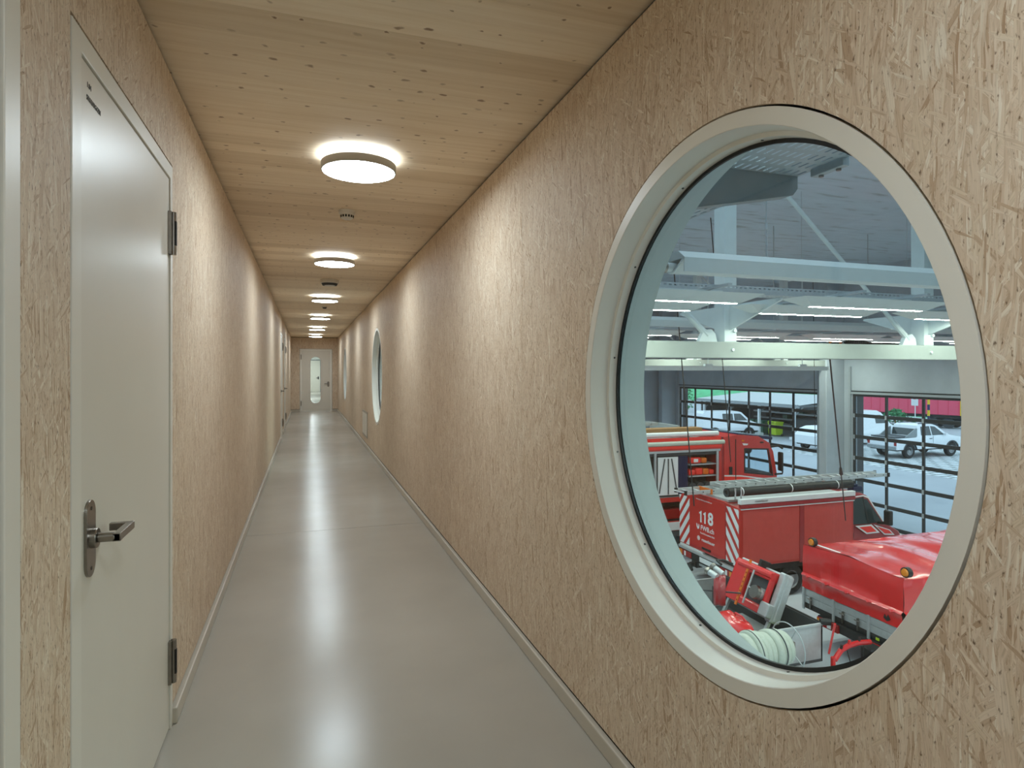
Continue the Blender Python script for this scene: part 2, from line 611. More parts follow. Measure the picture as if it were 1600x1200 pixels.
AX = {'-x': ((0, -1, 0), (0, 0, 1), (-1, 0, 0)), '-y': ((1, 0, 0), (0, 0, 1), (0, -1, 0)), '+x': ((0, 1, 0), (0, 0, 1), (1, 0, 0)), '+z': ((1, 0, 0), (0, 1, 0), (0, 0, 1))}
def text(s, loc, size, facing, m, parent, name='lettering', squeeze=1.0, bold=0.0):
    cu = bpy.data.curves.new(name, 'FONT')
    cu.body = s
    cu.size = size
    cu.align_x = 'CENTER'
    cu.align_y = 'CENTER'
    cu.extrude = 0.001
    cu.offset = bold
    cu.materials.append(m)
    o = bpy.data.objects.new(name, cu)
    COL.objects.link(o)
    x, y, z = [Vector(q) for q in AX[facing]]
    mt = Matrix((x, y, z)).transposed().to_4x4()
    mt.translation = Vector(loc)
    me = bpy.data.meshes.new_from_object(o)
    me.transform(mt @ Matrix.Diagonal((squeeze, 1, 1, 1)))
    bpy.data.objects.remove(o)
    bpy.data.curves.remove(cu)
    return link(name, me, parent)

def circle(cy, cz, r, n=96):
    return [(cy + r * math.cos(2 * PI * i / n), cz + r * math.sin(2 * PI * i / n)) for i in range(n)]

def clip_poly(poly, rect):
    """clip a polygon to an axis-aligned rectangle (x0,x1,y0,y1)"""
    def cut(p, inside, inter):
        out = []
        for i in range(len(p)):
            a, b = p[i - 1], p[i]
            ia, ib = inside(a), inside(b)
            if ib:
                if not ia:
                    out.append(inter(a, b))
                out.append(b)
            elif ia:
                out.append(inter(a, b))
        return out
    x0, x1, y0, y1 = rect
    def ix(v):
        return lambda a, b: (v, a[1] + (b[1] - a[1]) * (v - a[0]) / (b[0] - a[0]))
    def iy(v):
        return lambda a, b: (a[0] + (b[0] - a[0]) * (v - a[1]) / (b[1] - a[1]), v)
    for ins, it in ((lambda q: q[0] >= x0, ix(x0)), (lambda q: q[0] <= x1, ix(x1)), (lambda q: q[1] >= y0, iy(y0)), (lambda q: q[1] <= y1, iy(y1))):
        if len(poly) < 3:
            return []
        poly = cut(poly, ins, it)
    return poly

# ================================================================== THE CORRIDOR
XR, XL, Y0, Y1, ZC = 1.10, -0.535, -3.5, 24.0, 2.73
ZB, ZT = 0.082, 2.712            # foot and head of the wall boards
WIN_R, WIN_Z = 0.80, 1.393
WIN_Y = (1.55, 10.45, 19.35)

# floor: two poured fields with a joint between them
fl = struct(empty('floor'))
for a, b in ((Y0, 6.0355), (6.0415, Y1 + 0.3)):
    MB().box(-0.62, 1.12, a, b, -0.003, 0).build('floor_field', M['floor'], fl)
MB().box(-0.62, 1.12, Y0, Y1 + 0.3, -0.2, -0.0032).build('screed', M['dark'], fl)

# ceiling: spruce lamellas laid across the corridor
ce = struct(empty('ceiling'))
y = Y0
while y < Y1:
    w = random.choice((0.12, 0.14, 0.16, 0.19, 0.22))
    e = min(y + w, Y1 + 0.1)
    MB().box(XL - 0.025, XR + 0.012, y, e - 0.0007, ZC, ZC + 0.03).build('ceiling_board', M['ceil'], ce, 0)
    y = e
MB().box(-0.8, 1.38, Y0 - 0.2, Y1 + 0.2, ZC + 0.031, ZC + 0.25).build('ceiling_slab', M['conc'], ce, 0)

def panel_poly(a, b, notches=()):
    p = [(a, ZT)]
    if not any(n0 <= a for n0, n1, top in notches):
        p.append((a, ZB))
    for n0, n1, top in notches:
        if n0 > a:
            p.append((n0, ZB))
        p += [(max(n0, a), top), (min(n1, b), top)]
        if n1 < b:
            p.append((n1, ZB))
    if not any(n1 >= b for n0, n1, top in notches):
        p.append((b, ZB))
    p.append((b, ZT))
    out = []
    for q in p:
        if not out or (abs(q[0] - out[-1][0]) + abs(q[1] - out[-1][1])) > 1e-6:
            out.append(q)
    return out

wr = struct(empty('wall_right'))
seams = [Y0, -2.05, 0.45, 3.15, 5.78, 6.25, 8.75, 11.35, 13.9, 16.4, 18.2, 20.7, 23.2, Y1]
for a, b in zip(seams, seams[1:]):
    hs = [circle(wy, WIN_Z, WIN_R + 0.006) for wy in WIN_Y if a < wy < b]
    MB().prism(panel_poly(a + 0.0013, b - 0.0013), 'x', XR, XR + 0.015, hs).build('osb_panel', M['osb'], wr, 30)
MB().prism([(Y0 - 2.5, -3.5), (26.6, -3.5), (26.6, 4.85), (Y0 - 2.5, 4.85)], 'x', 1.135, 1.39, [circle(wy, WIN_Z, 0.852) for wy in WIN_Y]).build('wall_core', M['conc'], wr, 30)

DOOR_Y = ((0.294, 1.461), (1.742, 2.917), (14.33, 15.505), (16.53, 17.705))
wl = struct(empty('wall_left'))
seams = [Y0, -1.0, 2.09, 4.6, 7.1, 9.6, 12.1, 14.0, 16.05, 18.5, 21.0, Y1]
for a, b in zip(seams, seams[1:]):
    nt = [(d0 - 0.006, d1 + 0.006, 2.342) for d0, d1 in DOOR_Y if d0 < b and d1 > a]
    MB().prism(panel_poly(a + 0.0013, b - 0.0013, nt), 'x', XL - 0.015, XL).build('osb_panel', M['osb'], wl, 0)
MB().box(-0.85, -0.605, Y0, Y1, -0.1, ZC + 0.02).build('wall_core', M['dark'], wl, 0)

wf = struct(empty('wall_far'))
FD0, FD1, FDT = -0.235, 0.905, 2.30
pp = [(XL - 0.01, ZT), (XL - 0.01, ZB), (FD0 - 0.006, ZB), (FD0 - 0.006, FDT + 0.006), (FD1 + 0.006, FDT + 0.006), (FD1 + 0.006, ZB), (XR + 0.01, ZB), (XR + 0.01, ZT)]
MB().prism(pp, 'y', Y1, Y1 + 0.015).build('osb_panel', M['osb'], wf, 0)
cp = [(-0.7, -0.1), (FD0 + 0.02, -0.1), (FD0 + 0.02, FDT - 0.02), (FD1 - 0.02, FDT - 0.02), (FD1 - 0.02, -0.1), (1.135, -0.1), (1.135, 2.74), (-0.7, 2.74)]
MB().prism(cp, 'y', Y1 + 0.03, Y1 + 0.25).build('wall_core', M['dark'], wf, 0)
wb = struct(empty('wall_back'))
MB().box(XL - 0.1, XR + 0.035, Y0 - 0.1, Y0, 0, ZC).build('osb_panel', M['osb'], wb, 0)

# dark shadow gap along the ceiling
t = struct(MB().box(XL - 0.045, XL - 0.03, Y0, Y1, 2.60, ZC).build('trim_1', M['dark'], None, 0))
t = struct(MB().box(XR + 0.018, XR + 0.03, Y0, Y1, 2.60, ZC).build('trim_2', M['dark'], None, 0))
t = struct(MB().box(XL - 0.03, XR + 0.018, Y1 + 0.016, Y1 + 0.028, 2.60, ZC).build('trim_3', M['dark'], None, 0))

# skirting upstands
def skirt(name, segs):
    r = struct(empty(name))
    for s_ in segs:
        MB().box(*s_, 0.0, 0.069).build('skirting_board', M['skirt'], r, 0, 0.006)
skirt('baseboard_right', [(XR - 0.018, XR + 0.012, Y0, Y1)])
ed = [Y0] + [v for d in DOOR_Y for v in d] + [Y1]
skirt('baseboard_left', [(XL - 0.012, XL + 0.02, ed[i], ed[i + 1]) for i in range(0, len(ed), 2)])
skirt('baseboard_far', [(XL, FD0, Y1 - 0.018, Y1 + 0.012), (FD1, XR, Y1 - 0.018, Y1 + 0.012)])
MB().box(XR + 0.005, XR + 0.02, Y0, Y1, 0.06, 0.088).build('shadow_joint', M['dark'], wr, 0)
for i in range(0, len(ed), 2):
    MB().box(XL - 0.03, XL - 0.008, ed[i], ed[i + 1], 0.06, 0.088).build('shadow_joint', M['dark'], wl, 0)

# ---- round windows
def round_window(i, wy):
    r = struct(empty('window_%d' % i, (XR, wy, WIN_Z)))
    MB().lathe([(0.80, -0.001), (0.758, -0.001), (0.756, 0.001), (0.7515, 0.072), (0.7395, 0.076), (0.737, 0.106), (0.80, 0.106)], (0, 0, 0), 'x', 128, True).build('window_frame', M['frame'], r, 25)
    MB().lathe([(0.79, 0.106), (0.726, 0.106), (0.726, 0.114), (0.79, 0.114)], (0, 0, 0), 'x', 128, True).build('gasket', M['gasket'], r, 30)
    MB().lathe([(0.845, 0.017), (0.803, 0.017), (0.803, 0.034), (0.845, 0.034)], (0, 0, 0), 'x', 96, True).build('gap_backing', M['dark'], r, 30)
    MB().cyl((0.114, 0, 0), (0.124, 0, 0), 0.775, n=96).build('glass_pane', M['glass'], r, 30)
    MB().lathe([(0.735, 0.124), (0.828, 0.29), (0.85, 0.29), (0.85, 0.106), (0.80, 0.106), (0.80, 0.124)], (0, 0, 0), 'x', 128, True).build('outer_reveal', M['reveal'], r, 30)
    for k in range(12):
        a = 2 * PI * (k + 0.37) / 12
        q = Vector((0.093, 0.7378 * math.cos(a), 0.7378 * math.sin(a)))
        n_ = Vector((0, -math.cos(a), -math.sin(a)))
        MB().cyl(q, q + n_ * 0.0015, 0.004, n=10).build('screw', M['screw'], r)
for i, wy in enumerate(WIN_Y):
    round_window(i + 1, wy)

# ---- doors along the left wall (local: x out of the wall, y along it)
def stadium(cy, cz, hw, hh, n=12):
    p = []
    for i in range(n + 1):
        a = PI * i / n
        p.append((cy + hw * math.cos(a), cz + (hh - hw) + hw * math.sin(a)))
    for i in range(n + 1):
        a = PI + PI * i / n
        p.append((cy + hw * math.cos(a), cz - (hh - hw) + hw * math.sin(a)))
    return p

def lever_handle(root, y, z, d=1):
    hd = MB()
    hd.cyl((-0.004, y, z), (0.018, y, z), 0.026, n=24)
    hd.cyl((0.018, y, z), (0.058, y, z), 0.0125, n=16)
    hd.obox((0.052, y, z), (0.072, y, z), 0.022, 0.022)
    hd.obox((0.062, y - 0.011 * d, z), (0.062, y + 0.125 * d, z), 0.019, 0.021)
    hd.obox((0.071, y + 0.125 * d, z), (0.012, y + 0.125 * d, z), 0.019, 0.021)
    h = hd.build('handle', M['steel'], root, 40, 0.002)
    MB().prism(stadium(y, z, 0.036, 0.1), 'x', -0.006, 0.003).build('handle_plate', M['steel'], h, 30, 0.002)
    for s_ in (-1, 1):
        MB().cyl((0.003, y, z + s_ * 0.078), (0.0042, y, z + s_ * 0.078), 0.005, n=10).build('screw', M['screw'], h)

def left_door(i, y0, y1, writing=None, flip=False, plain=False):
    W, H, fw, fh = y1 - y0, 2.333, 0.068, 0.056
    r = struct(empty('door_%d' % i, (XL, y0, 0)))
    MB().prism([(0, 0), (0, H), (W, H), (W, 0), (W - 0.038, 0), (W - 0.038, H - fh), (fw, H - fh), (fw, 0)], 'x', -0.068, 0.002).build('door_frame', M['frame'], r, 0, 0.002)
    lf = MB().box(-0.06, -0.004, fw + 0.004, W - 0.042, 0.008, H - fh - 0.004).build('door_leaf', M['paint'], r, 0, 0.0015)
    MB().box(-0.069, -0.03, fw, W - 0.038, 0.0, H - fh).build('rebate', M['dark'], r, 0)
    for z in (() if plain else (0.28, 2.05)):
        hg = MB()
        hg.cyl((0.012, W - 0.034, z - 0.088), (0.012, W - 0.034, z + 0.088), 0.0115, n=16)
        hg.box(-0.004, 0.008, W - 0.06, W - 0.028, z - 0.088, z + 0.088)
        h = hg.build('hinge', M['steel'], r, 40)
        MB().box(0.004, 0.0245, W - 0.0445, W - 0.030, z - 0.05, z + 0.05).build('hinge_sleeve', M['black'], h, 0)
    if not plain:
        lever_handle(r, 0.138, 1.045)
    if writing:
        text(writing[0], (-0.0038, 0.142, 2.222), 0.020, '+x', M['label'], lf)
        text(writing[1], (-0.0038, 0.1795, 2.188), 0.020, '+x', M['label'], lf, squeeze=0.76)
    if flip:                                    # hung the other way round
        def mirror(o):
            if o.type == 'MESH':
                o.data.transform(Matrix.Translation((0, W, 0)) @ Matrix.Diagonal((1, -1, 1, 1)))
                o.data.flip_normals()
            for c in o.children:
                mirror(c)
        mirror(r)
    return r
left_door(1, DOOR_Y[1][0], DOOR_Y[1][1], ('1.04', 'STUHLMAGAZIN'))
left_door(2, DOOR_Y[0][0], DOOR_Y[0][1], flip=True, plain=True)
left_door(3, DOOR_Y[2][0], DOOR_Y[2][1])
left_door(4, DOOR_Y[3][0], DOOR_Y[3][1])

# ---- end door with the long rounded light
r = struct(empty('door_5', (0, Y1, 0)))
fr = [(FD0, 0), (FD0, FDT), (FD1, FDT), (FD1, 0), (FD1 - 0.05, 0), (FD1 - 0.05, FDT - 0.05), (FD0 + 0.05, FDT - 0.05), (FD0 + 0.05, 0)]
MB().prism(fr, 'y', -0.004, 0.1).build('door_frame', M['frame'], r, 0, 0.003)
cap = stadium(0.335, 1.12, 0.225, 0.92, 20)
cap2 = stadium(0.315, 1.155, 0.175, 0.855, 20)
MB().prism([(FD0 + 0.055, 0.008), (FD1 - 0.055, 0.008), (FD1 - 0.055, FDT - 0.055), (FD0 + 0.055, FDT - 0.055)], 'y', 0.004, 0.065, [cap]).build('door_leaf', M['paint'], r, 30)
MB().prism(cap, 'y', 0.003, 0.068, [cap2]).build('light_frame', M['white'], r, 30)
MB().prism(cap2, 'y', 0.03, 0.036).build('glass_pane', M['glass'], r, 30)
for z in (0.3, 2.0):
    MB().cyl((FD0 + 0.045, -0.012, z - 0.09), (FD0 + 0.045, -0.012, z + 0.09), 0.013, n=12).build('hinge', M['steel'], r)
hd = MB()
hd.cyl((0.765, 0.004, 1.02), (0.765, -0.055, 1.02), 0.012, n=12)
hd.obox((0.775, -0.055, 1.02), (0.63, -0.055, 1.02), 0.02, 0.022)
h = hd.build('handle', M['steel'], r, 40)
MB().prism(stadium(0.765, 1.0, 0.036, 0.1), 'y', -0.004, 0.005).build('handle_plate', M['steel'], h, 30)

# the white corridor seen through the end door
LB1 = 46.5
lb = struct(empty('wall_lobby'))
MB().box(-1.0, 1.3, LB1, LB1 + 0.1, 0, 2.7).build('plaster', M['room'], lb, 0)
MB().box(-1.0, -0.9, 24.25, LB1, 0, 2.7).build('plaster', M['room'], lb, 0)
MB().box(1.2, 1.3, 26.81, LB1, 0, 2.7).build('plaster', M['room'], lb, 0)
MB().box(1.03, 1.13, 24.25, 26.81, 0, 2.7).build('plaster', M['room'], lb, 0)
struct(MB().box(-1.0, 1.3, 24.3, LB1 + 0.1, -0.1, -0.001).build('floor_lobby', M['floor'], None, 0))
struct(MB().box(-1.0, 1.3, 24.25, LB1 + 0.1, 2.7, 2.8).build('ceiling_lobby', M['room'], None, 0))
r = struct(empty('door_6', (0, LB1, 0)))
MB().prism([(-0.16, 0), (-0.16, 2.3), (0.98, 2.3), (0.98, 0), (0.92, 0), (0.92, 2.24), (-0.10, 2.24), (-0.10, 0)], 'y', -0.03, 0.0).build('door_frame', M['grey'], r, 0)
MB().box(-0.095, 0.915, -0.02, 0.0, 0.01, 2.235).build('door_leaf', M['paint'], r, 0)
MB().obox((0.82, -0.06, 1.0), (0.66, -0.06, 1.0), 0.03, 0.03).cyl((0.80, 0, 1.0), (0.80, -0.06, 1.0), 0.015).box(0.76, 0.84, -0.03, -0.02, 0.9, 1.1).build('handle', M['dgrey'], r)
for yy, lb_ in ((26.0, 'round lamp just behind the glazed end door'), (35.0, 'round lamp in the middle of the white corridor behind the end door'), (44.0, 'round lamp at the far end of the white corridor behind the end door')):
    t = tag(empty('lobby_lamp', (0.2, yy, 2.7)), lb_, 'lamp', 'lamps behind the end door')
    MB().disc((0, 0, -0.08), 0.22, 24).build('diffuser', M['lobby'], t, 0, fix=False)
    MB().cyl((0, 0, -0.075), (0, 0, 0), 0.23, n=32).build('lamp_rim', M['white'], t)

# ---- ceiling lamps
def ceiling_lamp(y, label, first=[]):
    if not first:
        r = empty('ceiling_lamp', (0.29, y, ZC))
        MB().lathe([(0.205, -0.09), (0.213, -0.088), (0.213, -0.046), (0.207, -0.046)], (0, 0, 0), 'z', 72).build('lamp_rim', M['lampside'], r, 30)
        MB().disc((0, 0, -0.0885), 0.2065, 40).build('diffuser', M['lamp'], r, 0, fix=False)
        MB().cyl((0, 0, -0.06), (0, 0, 0), 0.13, n=48).build('ceiling_mount', M['white'], r, 30)
        ur = MB()
        for k in range(20):
            a0, a1 = 2 * PI * k / 20, 2 * PI * (k + 1) / 20
            ur.add([(q * math.cos(a), q * math.sin(a), -0.05) for q, a in ((0.132, a0), (0.2, a0), (0.2, a1), (0.132, a1))], [(0, 1, 2, 3)])
        ur.build('uplight_ring', M['halo'], r, 0, fix=False)
        first.append(r)
    else:
        r = copy_tree(first[0])
        r.location = (0.29, y, ZC)
    tag(r, label, 'lamp', 'round lamps along the corridor ceiling')
ordn = ['nearest round ceiling lamp, largest glowing disc overhead', 'second round ceiling lamp along the corridor, between smoke detector and box sensor',
        'third round ceiling lamp along the corridor, just past the box sensor', 'fourth round ceiling lamp along the corridor',
        'fifth round ceiling lamp along the corridor', 'last round ceiling lamp, just before the end door']
for i, yy in enumerate((3.72, 7.02, 10.77, 14.43, 18.3, 22.0)):
    ceiling_lamp(yy, ordn[i])
ceiling_lamp(-0.05, 'round ceiling lamp above the camera position, outside the picture')

# ---- ceiling fittings
r = tag(empty('smoke_detector', (0.30, 5.0, ZC)), 'small white round smoke detector with dark slots behind nearest lamp', 'detector')
MB().cyl((0, 0, -0.022), (0, 0, 0), 0.062, 0.066, n=40).build('detector_base', M['white'], r)
MB().lathe([(0.058, -0.022), (0.05, -0.036), (0.048, -0.055), (0.03, -0.066), (0.0, -0.068)], (0, 0, 0), 'z', 40).build('detector_head', M['white'], r, 30)
for k in range(14):
    a = 2 * PI * k / 14
    MB().obox((0.0500 * math.cos(a), 0.0500 * math.sin(a), -0.037), (0.0485 * math.cos(a), 0.0485 * math.sin(a), -0.055), 0.012, 0.004, (math.cos(a), math.sin(a), 0)).build('slot', M['black'], r, 0)
r = tag(MB().cyl((0.305, 5.36, ZC - 0.006), (0.305, 5.36, ZC), 0.04, n=32).cyl((0.305, 5.36, ZC - 0.010), (0.305, 5.36, ZC - 0.006), 0.018, n=20).build('ceiling_plug', M['ceil']), 'flat round ceiling cover just behind the smoke detector', 'cover')
r = tag(empty('ceiling_sensor', (0.30, 8.85, ZC)), 'white box sensor with dark underside between second and third lamps', 'sensor')
MB().lathe([(0.0, -0.05), (0.115, -0.05), (0.125, -0.04), (0.125, 0)], (0, 0, 0), 'z', 40).build('housing', M['white'], r, 30)
MB().cyl((0, 0, -0.078), (0, 0, -0.05), 0.095, 0.108, n=40).build('lens', M['dgrey'], r)
MB().cyl((0, 0, -0.082), (0, 0, -0.078), 0.07, n=40).build('lens_ring', M['white'], r)
for yy, lb_ in ((12.5, 'tiny round detector on the ceiling between third and fourth lamps'), (19.6, 'tiny round detector on the ceiling before the last lamp')):
    r = tag(empty('ceiling_detector', (0.33, yy, ZC)), lb_, 'detector')
    MB().cyl((0, 0, -0.02), (0, 0, 0), 0.05, n=24).build('detector_base', M['white'], r)
    MB().cyl((0, 0, -0.045), (0, 0, -0.02), 0.03, 0.042, n=24).build('detector_head', M['dgrey'], r)
r = tag(empty('access_panel', (XR, 12.55, 0.2)), 'pale grey access panel low on the right wall past the second round window', 'panel')
MB().box(-0.012, -0.001, -0.5, 0.5, 0, 0.5).build('panel_frame', M['lampside'], r, 0, 0.003)
MB().box(-0.016, -0.006, -0.46, 0.46, 0.04, 0.46).build('panel_door', M['frame'], r, 0, 0.003)

# ================================================================== THE VEHICLE HALL BEYOND THE WINDOW
HF, HX, HZ = -3.42, 17.0, 4.80        # hall floor level, door wall, ceiling level
struct(MB().box(1.39, HX + 0.45, -6.0, 26.6, HF - 0.2, HF).build('floor_hall', M['hfloor'], None, 0))
RX0, RX1 = 2.0, 6.0                    # unseen rooflight, added to bring daylight into the hall
hc = struct(empty('ceiling_hall'))
MB().box(1.0, RX0, -6.0, 26.6, HZ, HZ + 0.3).build('ceiling_deck', M['hceil'], hc, 0)
MB().box(RX1, HX + 0.6, -6.0, 26.6, HZ, HZ + 0.3).build('ceiling_deck', M['hceil'], hc, 0)
rw = struct(empty('window_4'))
for k in range(17):
    MB().box(RX0, RX1, -6.0 + 2.0 * k, -5.9 + 2.0 * k, HZ + 0.02, HZ + 0.3).build('glazing_bar', M['hwhite'], rw, 0)
    if k < 16:
        MB().box(RX0, RX1, -5.9 + 2.0 * k, -4.0 + 2.0 * k, HZ + 0.2, HZ + 0.21).build('pane', M['dglass'], rw, 0)
DTOP = 0.735
DOORS = ((17.27, 25.79), (7.31, 15.83), (-2.65, 5.87))
wd = struct(empty('wall_doors'))
MB().box(HX, HX + 0.45, -6, 26.6, DTOP + 0.06, HZ).build('lintel', M['conc'], wd, 0)
for a, b in ((25.79, 26.6), (15.83, 17.27), (5.87, 7.31), (-6.0, -2.65)):
    MB().box(HX, HX + 0.2, a, b, HF, DTOP + 0.06).build('pier', M['conc'], wd, 0)
    MB().box(HX + 0.2, HX + 0.48, a + 0.001, b - 0.001, HF, DTOP + 0.3).build('cladding', M['clad'], wd, 0)
struct(MB().box(1.39, HX + 0.45, 26.6, 26.8, HF, HZ).build('wall_hall_far', M['conc'], None, 0))
struct(MB().box(1.39, HX + 0.45, -6.2, -6.0, HF, HZ).build('wall_hall_near', M['conc'], None, 0))
wc = struct(empty('wall_columns'))
for a, b in ((16.15, 16.47), (26.1, 26.4), (6.25, 6.55)):
    MB().box(16.24, HX, a, b, HF, HZ).build('column', M['conc'], wc, 0, 0.02)

# ---- glazed sectional doors
NSEC, SH = 6, 4.155 / 6
def garage_door(i, a, b):
    r = struct(empty('door_%d' % i, (HX + 0.06, 0, HF)))
    n = 7 if b - a > 8 else 6
    pw = (b - a) / n
    rail_ = MB().box(-0.025, 0.025, a, b, -0.055, 0.055)
    me = None
    for k in range(NSEC + 1):
        z = min(max(k * SH, 0.06), NSEC * SH - 0.02)
        if me is None:
            o = rail_.build('rail', M['rail'], r, 0)
            me = o.data
        else:
            o = link('rail', me, r)
        o.location = (0, 0, z)
    st = MB().box(-0.022, 0.022, -0.04, 0.04, 0.05, SH - 0.05).build('stile', M['rail'], r, 0)
    pn = MB().box(-0.004, 0.004, 0.035, pw - 0.035, 0.05, SH - 0.05).build('pane', M['dglass'], r, 0)
    hg = MB().box(-0.045, -0.022, -0.03, 0.03, -0.075, 0.055).build('hinge_plate', M['galv'], r, 0)
    for k in range(NSEC):
        for j in range(n + 1):
            yy = min(max(a + j * pw, a + 0.04), b - 0.04)
            o = st if (k == 0 and j == 0) else link('stile', st.data, r)
            o.location = (0, yy, k * SH)
            if k > 0:
                o = hg if (k == 1 and j == 0) else link('hinge_plate', hg.data, r)
                o.location = (0, yy, k * SH)
            if j < n:
                o = pn if (k == 0 and j == 0) else link('pane', pn.data, r)
                o.location = (0, a + j * pw, k * SH)
    MB().box(-0.10, -0.03, a - 0.1, b + 0.1, NSEC * SH + 0.0, NSEC * SH + 0.07).build('top_seal', M['galv'], r, 0)
    MB().box(-0.075, -0.061, a - 0.1, b + 0.1, NSEC * SH + 0.075, NSEC * SH + 0.11).build('shaft', M['black'], r, 0)
    for yy in (a - 0.06, b + 0.06):
        MB().box(-0.12, -0.061, yy - 0.035, yy + 0.035, 0, NSEC * SH + 0.9).build('guide_track', M['galv'], r, 0)
    return r
garage_door(7, *DOORS[0])
garage_door(8, *DOORS[1])
garage_door(9, *DOORS[2])  # third door, out of view, added to let in more daylight

# ---- white trusses across the hall
POSTS = (1.62, 4.878, 8.135, 11.39, 14.65)
def truss(i, yb):
    r = struct(empty('trim_%d' % i, (0, yb, 0)))
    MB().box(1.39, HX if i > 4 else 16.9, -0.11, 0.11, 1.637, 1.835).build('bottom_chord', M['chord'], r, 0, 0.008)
    MB().box(1.39, HX, -0.13, 0.13, 4.45, HZ).build('top_chord', M['hwhite'], r, 0, 0.008)
    for k, px in enumerate(POSTS):
        MB().box(px - 0.088, px + 0.088, -0.10, 0.10, 1.835, 4.45).build('hanger_post', M['hwhite'], r, 0, 0.006)
        for s_ in (-1, 1):
            gp = [(s_ * 0.1, 2.278), (s_ * 0.95, 2.278), (s_ * 0.95, 2.25), (s_ * 0.1, 1.98)]
            MB().prism(gp, 'x', px - 0.015, px + 0.015).build('console_arm', M['hwhite'], r, 0)
        MB().cyl((px + 0.05, -0.13, 1.97), (px + 0.05, 0.13, 1.97), 0.022, n=12).build('bolt', M['hwhite'], r)
        MB().cyl((px + 0.02, -0.13, 1.74), (px + 0.02, 0.13, 1.74), 0.018, n=12).build('bolt', M['hwhite'], r)
        if k > 0:
            q0 = Vector((px - 0.30, 0, 1.95)); q1 = Vector((POSTS[k - 1] + 0.1, 0, 4.45))
            MB().cyl(q0, q1, 0.026, n=10).build('tie_rod', M['hwhite'], r)
            MB().cyl(q0 + (q0 - q1).normalized() * 0.05, q0 + (q1 - q0) * 0.12, 0.042, 0.028, n=10).build('rod_sleeve', M['hwhite'], r)
            MB().prism([(px - 0.40, 1.835), (px - 0.14, 1.835), (px - 0.16, 1.93), (px - 0.22, 1.99), (px - 0.31, 1.98), (px - 0.35, 1.93)], 'y', -0.03, 0.03).build('rod_bracket', M['hwhite'], r, 0)
truss(4, 6.41)
truss(5, 16.31)

# ---- perforated plates: real slots in rows
def slotted(mb, x0, x1, y0, y1, z, nx, ny, sx, sy):
    """sheet in XY at height z with nx * ny slots (sx, sy = share of the cell that is open)"""
    cw, ch = (x1 - x0) / nx, (y1 - y0) / ny
    for i in range(nx):
        for j in range(ny):
            a, b = x0 + i * cw, y0 + j * ch
            ix, iy = cw * (1 - sx) / 2, ch * (1 - sy) / 2
            vs_ = [(a, b, z), (a + cw, b, z), (a + cw, b + ch, z), (a, b + ch, z), (a + ix, b + iy, z), (a + cw - ix, b + iy, z), (a + cw - ix, b + ch - iy, z), (a + ix, b + ch - iy, z)]
            mb.add(vs_, [(0, 1, 5, 4), (1, 2, 6, 5), (2, 3, 7, 6), (3, 0, 4, 7)])
    return mb

r = tag(empty('cable_tray', (1.8, 2.0, 2.336)), 'grey perforated cable tray hanging just outside the near round window', 'cable tray')
sh = slotted(MB(), -0.25, 0.25, -4.0, 4.4, 0, 14, 96, 0.30, 0.62).build('tray_floor', M['galv'], r, 0)
for s_ in (-1, 1):
    MB().box(s_ * 0.25 - 0.002, s_ * 0.25 + 0.002, -4.0, 4.4, 0, 0.06).build('side_rail', M['galv'], r, 0)
for yy in (-1.9, 0.2, 2.3):
    cs = MB().prism([(-0.41, 0), (0.25, 0), (0.25, -0.055), (0.225, -0.085), (-0.23, -0.165), (-0.41, -0.2)], 'y', yy - 0.003, yy + 0.003)
    cs.prism([(0.215, -0.087), (0.225, -0.082), (-0.23, -0.162), (-0.41, -0.196), (-0.41, -0.204), (-0.23, -0.17)], 'y', yy - 0.0, yy + 0.06)
    cs.build('console', M['grey'], r, 0)
cl = MB().box(0.235, 0.27, -0.06, 0.11, -0.032, 0.02).build('coupling_plate', M['galv'], r, 0, 0.004)
for yy in (-0.02, 0.07):
    MB().cyl((0.255, yy, -0.04), (0.255, yy, -0.03), 0.01, n=8).build('bolt', M['steel'], cl)

# ---- radiant heating strip hung from chains
def heater(y, x0, x1, z, label):
    r = tag(empty('radiant_heater', (x0, y, z)), label, 'heater', 'radiant heaters under the hall ceiling')
    L = x1 - x0
    MB().prism([(-0.03, 0.0), (0.03, 0.0), (0.17, 0.085), (0.17, 0.095), (0.155, 0.095), (0.02, 0.012), (-0.02, 0.012), (-0.155, 0.095), (-0.17, 0.095), (-0.17, 0.085)], 'x', 0, L).build('reflector', M['lumw'], r, 0)
    MB().prism([(-0.15, 0.096), (0.15, 0.096), (0.06, 0.16), (-0.06, 0.16)], 'x', 0.02, L).build('insulation_cover', M['lumw'], r, 0)
    MB().cyl((-0.06, 0, 0.045), (L, 0, 0.045), 0.035, n=16).build('heating_pipe', M['lumw'], r)
    MB().box(0, L, -0.172, -0.16, -0.01, 0.09).build('edge_strip', M['lumw'], r, 0)
    MB().tube([(-0.06, 0, 0.045), (-0.14, 0, 0.05), (-0.17, 0, 0.10), (-0.16, 0.05, 0.14)], 0.022, 10).cyl((-0.09, 0, 0.045), (-0.05, 0, 0.045), 0.045, n=12).build('pipe_connector', M['steel'], r)
    for cx in [0.87 + 2.6 * k for k in range(int((L - 0.87) / 2.6) + 1)]:
        c = MB().cyl((cx, 0, 0.16), (cx, 0, HZ - z), 0.004, n=6).build('hanging_wire', M['galv'], r)
        for q in range(6):
            pts = [(cx + 0.011 * math.cos(a) * (q % 2), 0.011 * math.cos(a) * ((q + 1) % 2), 0.19 + 0.034 * q + 0.022 * math.sin(a)) for a in [2 * PI * e / 10 for e in range(10)]]
            MB().tube(pts, 0.0035, 5, True).build('chain_link', M['alu'], c)
        MB().cyl((cx, 0, 0.39), (cx, 0, 0.44), 0.012, n=10).build('turnbuckle', M['alu'], c)
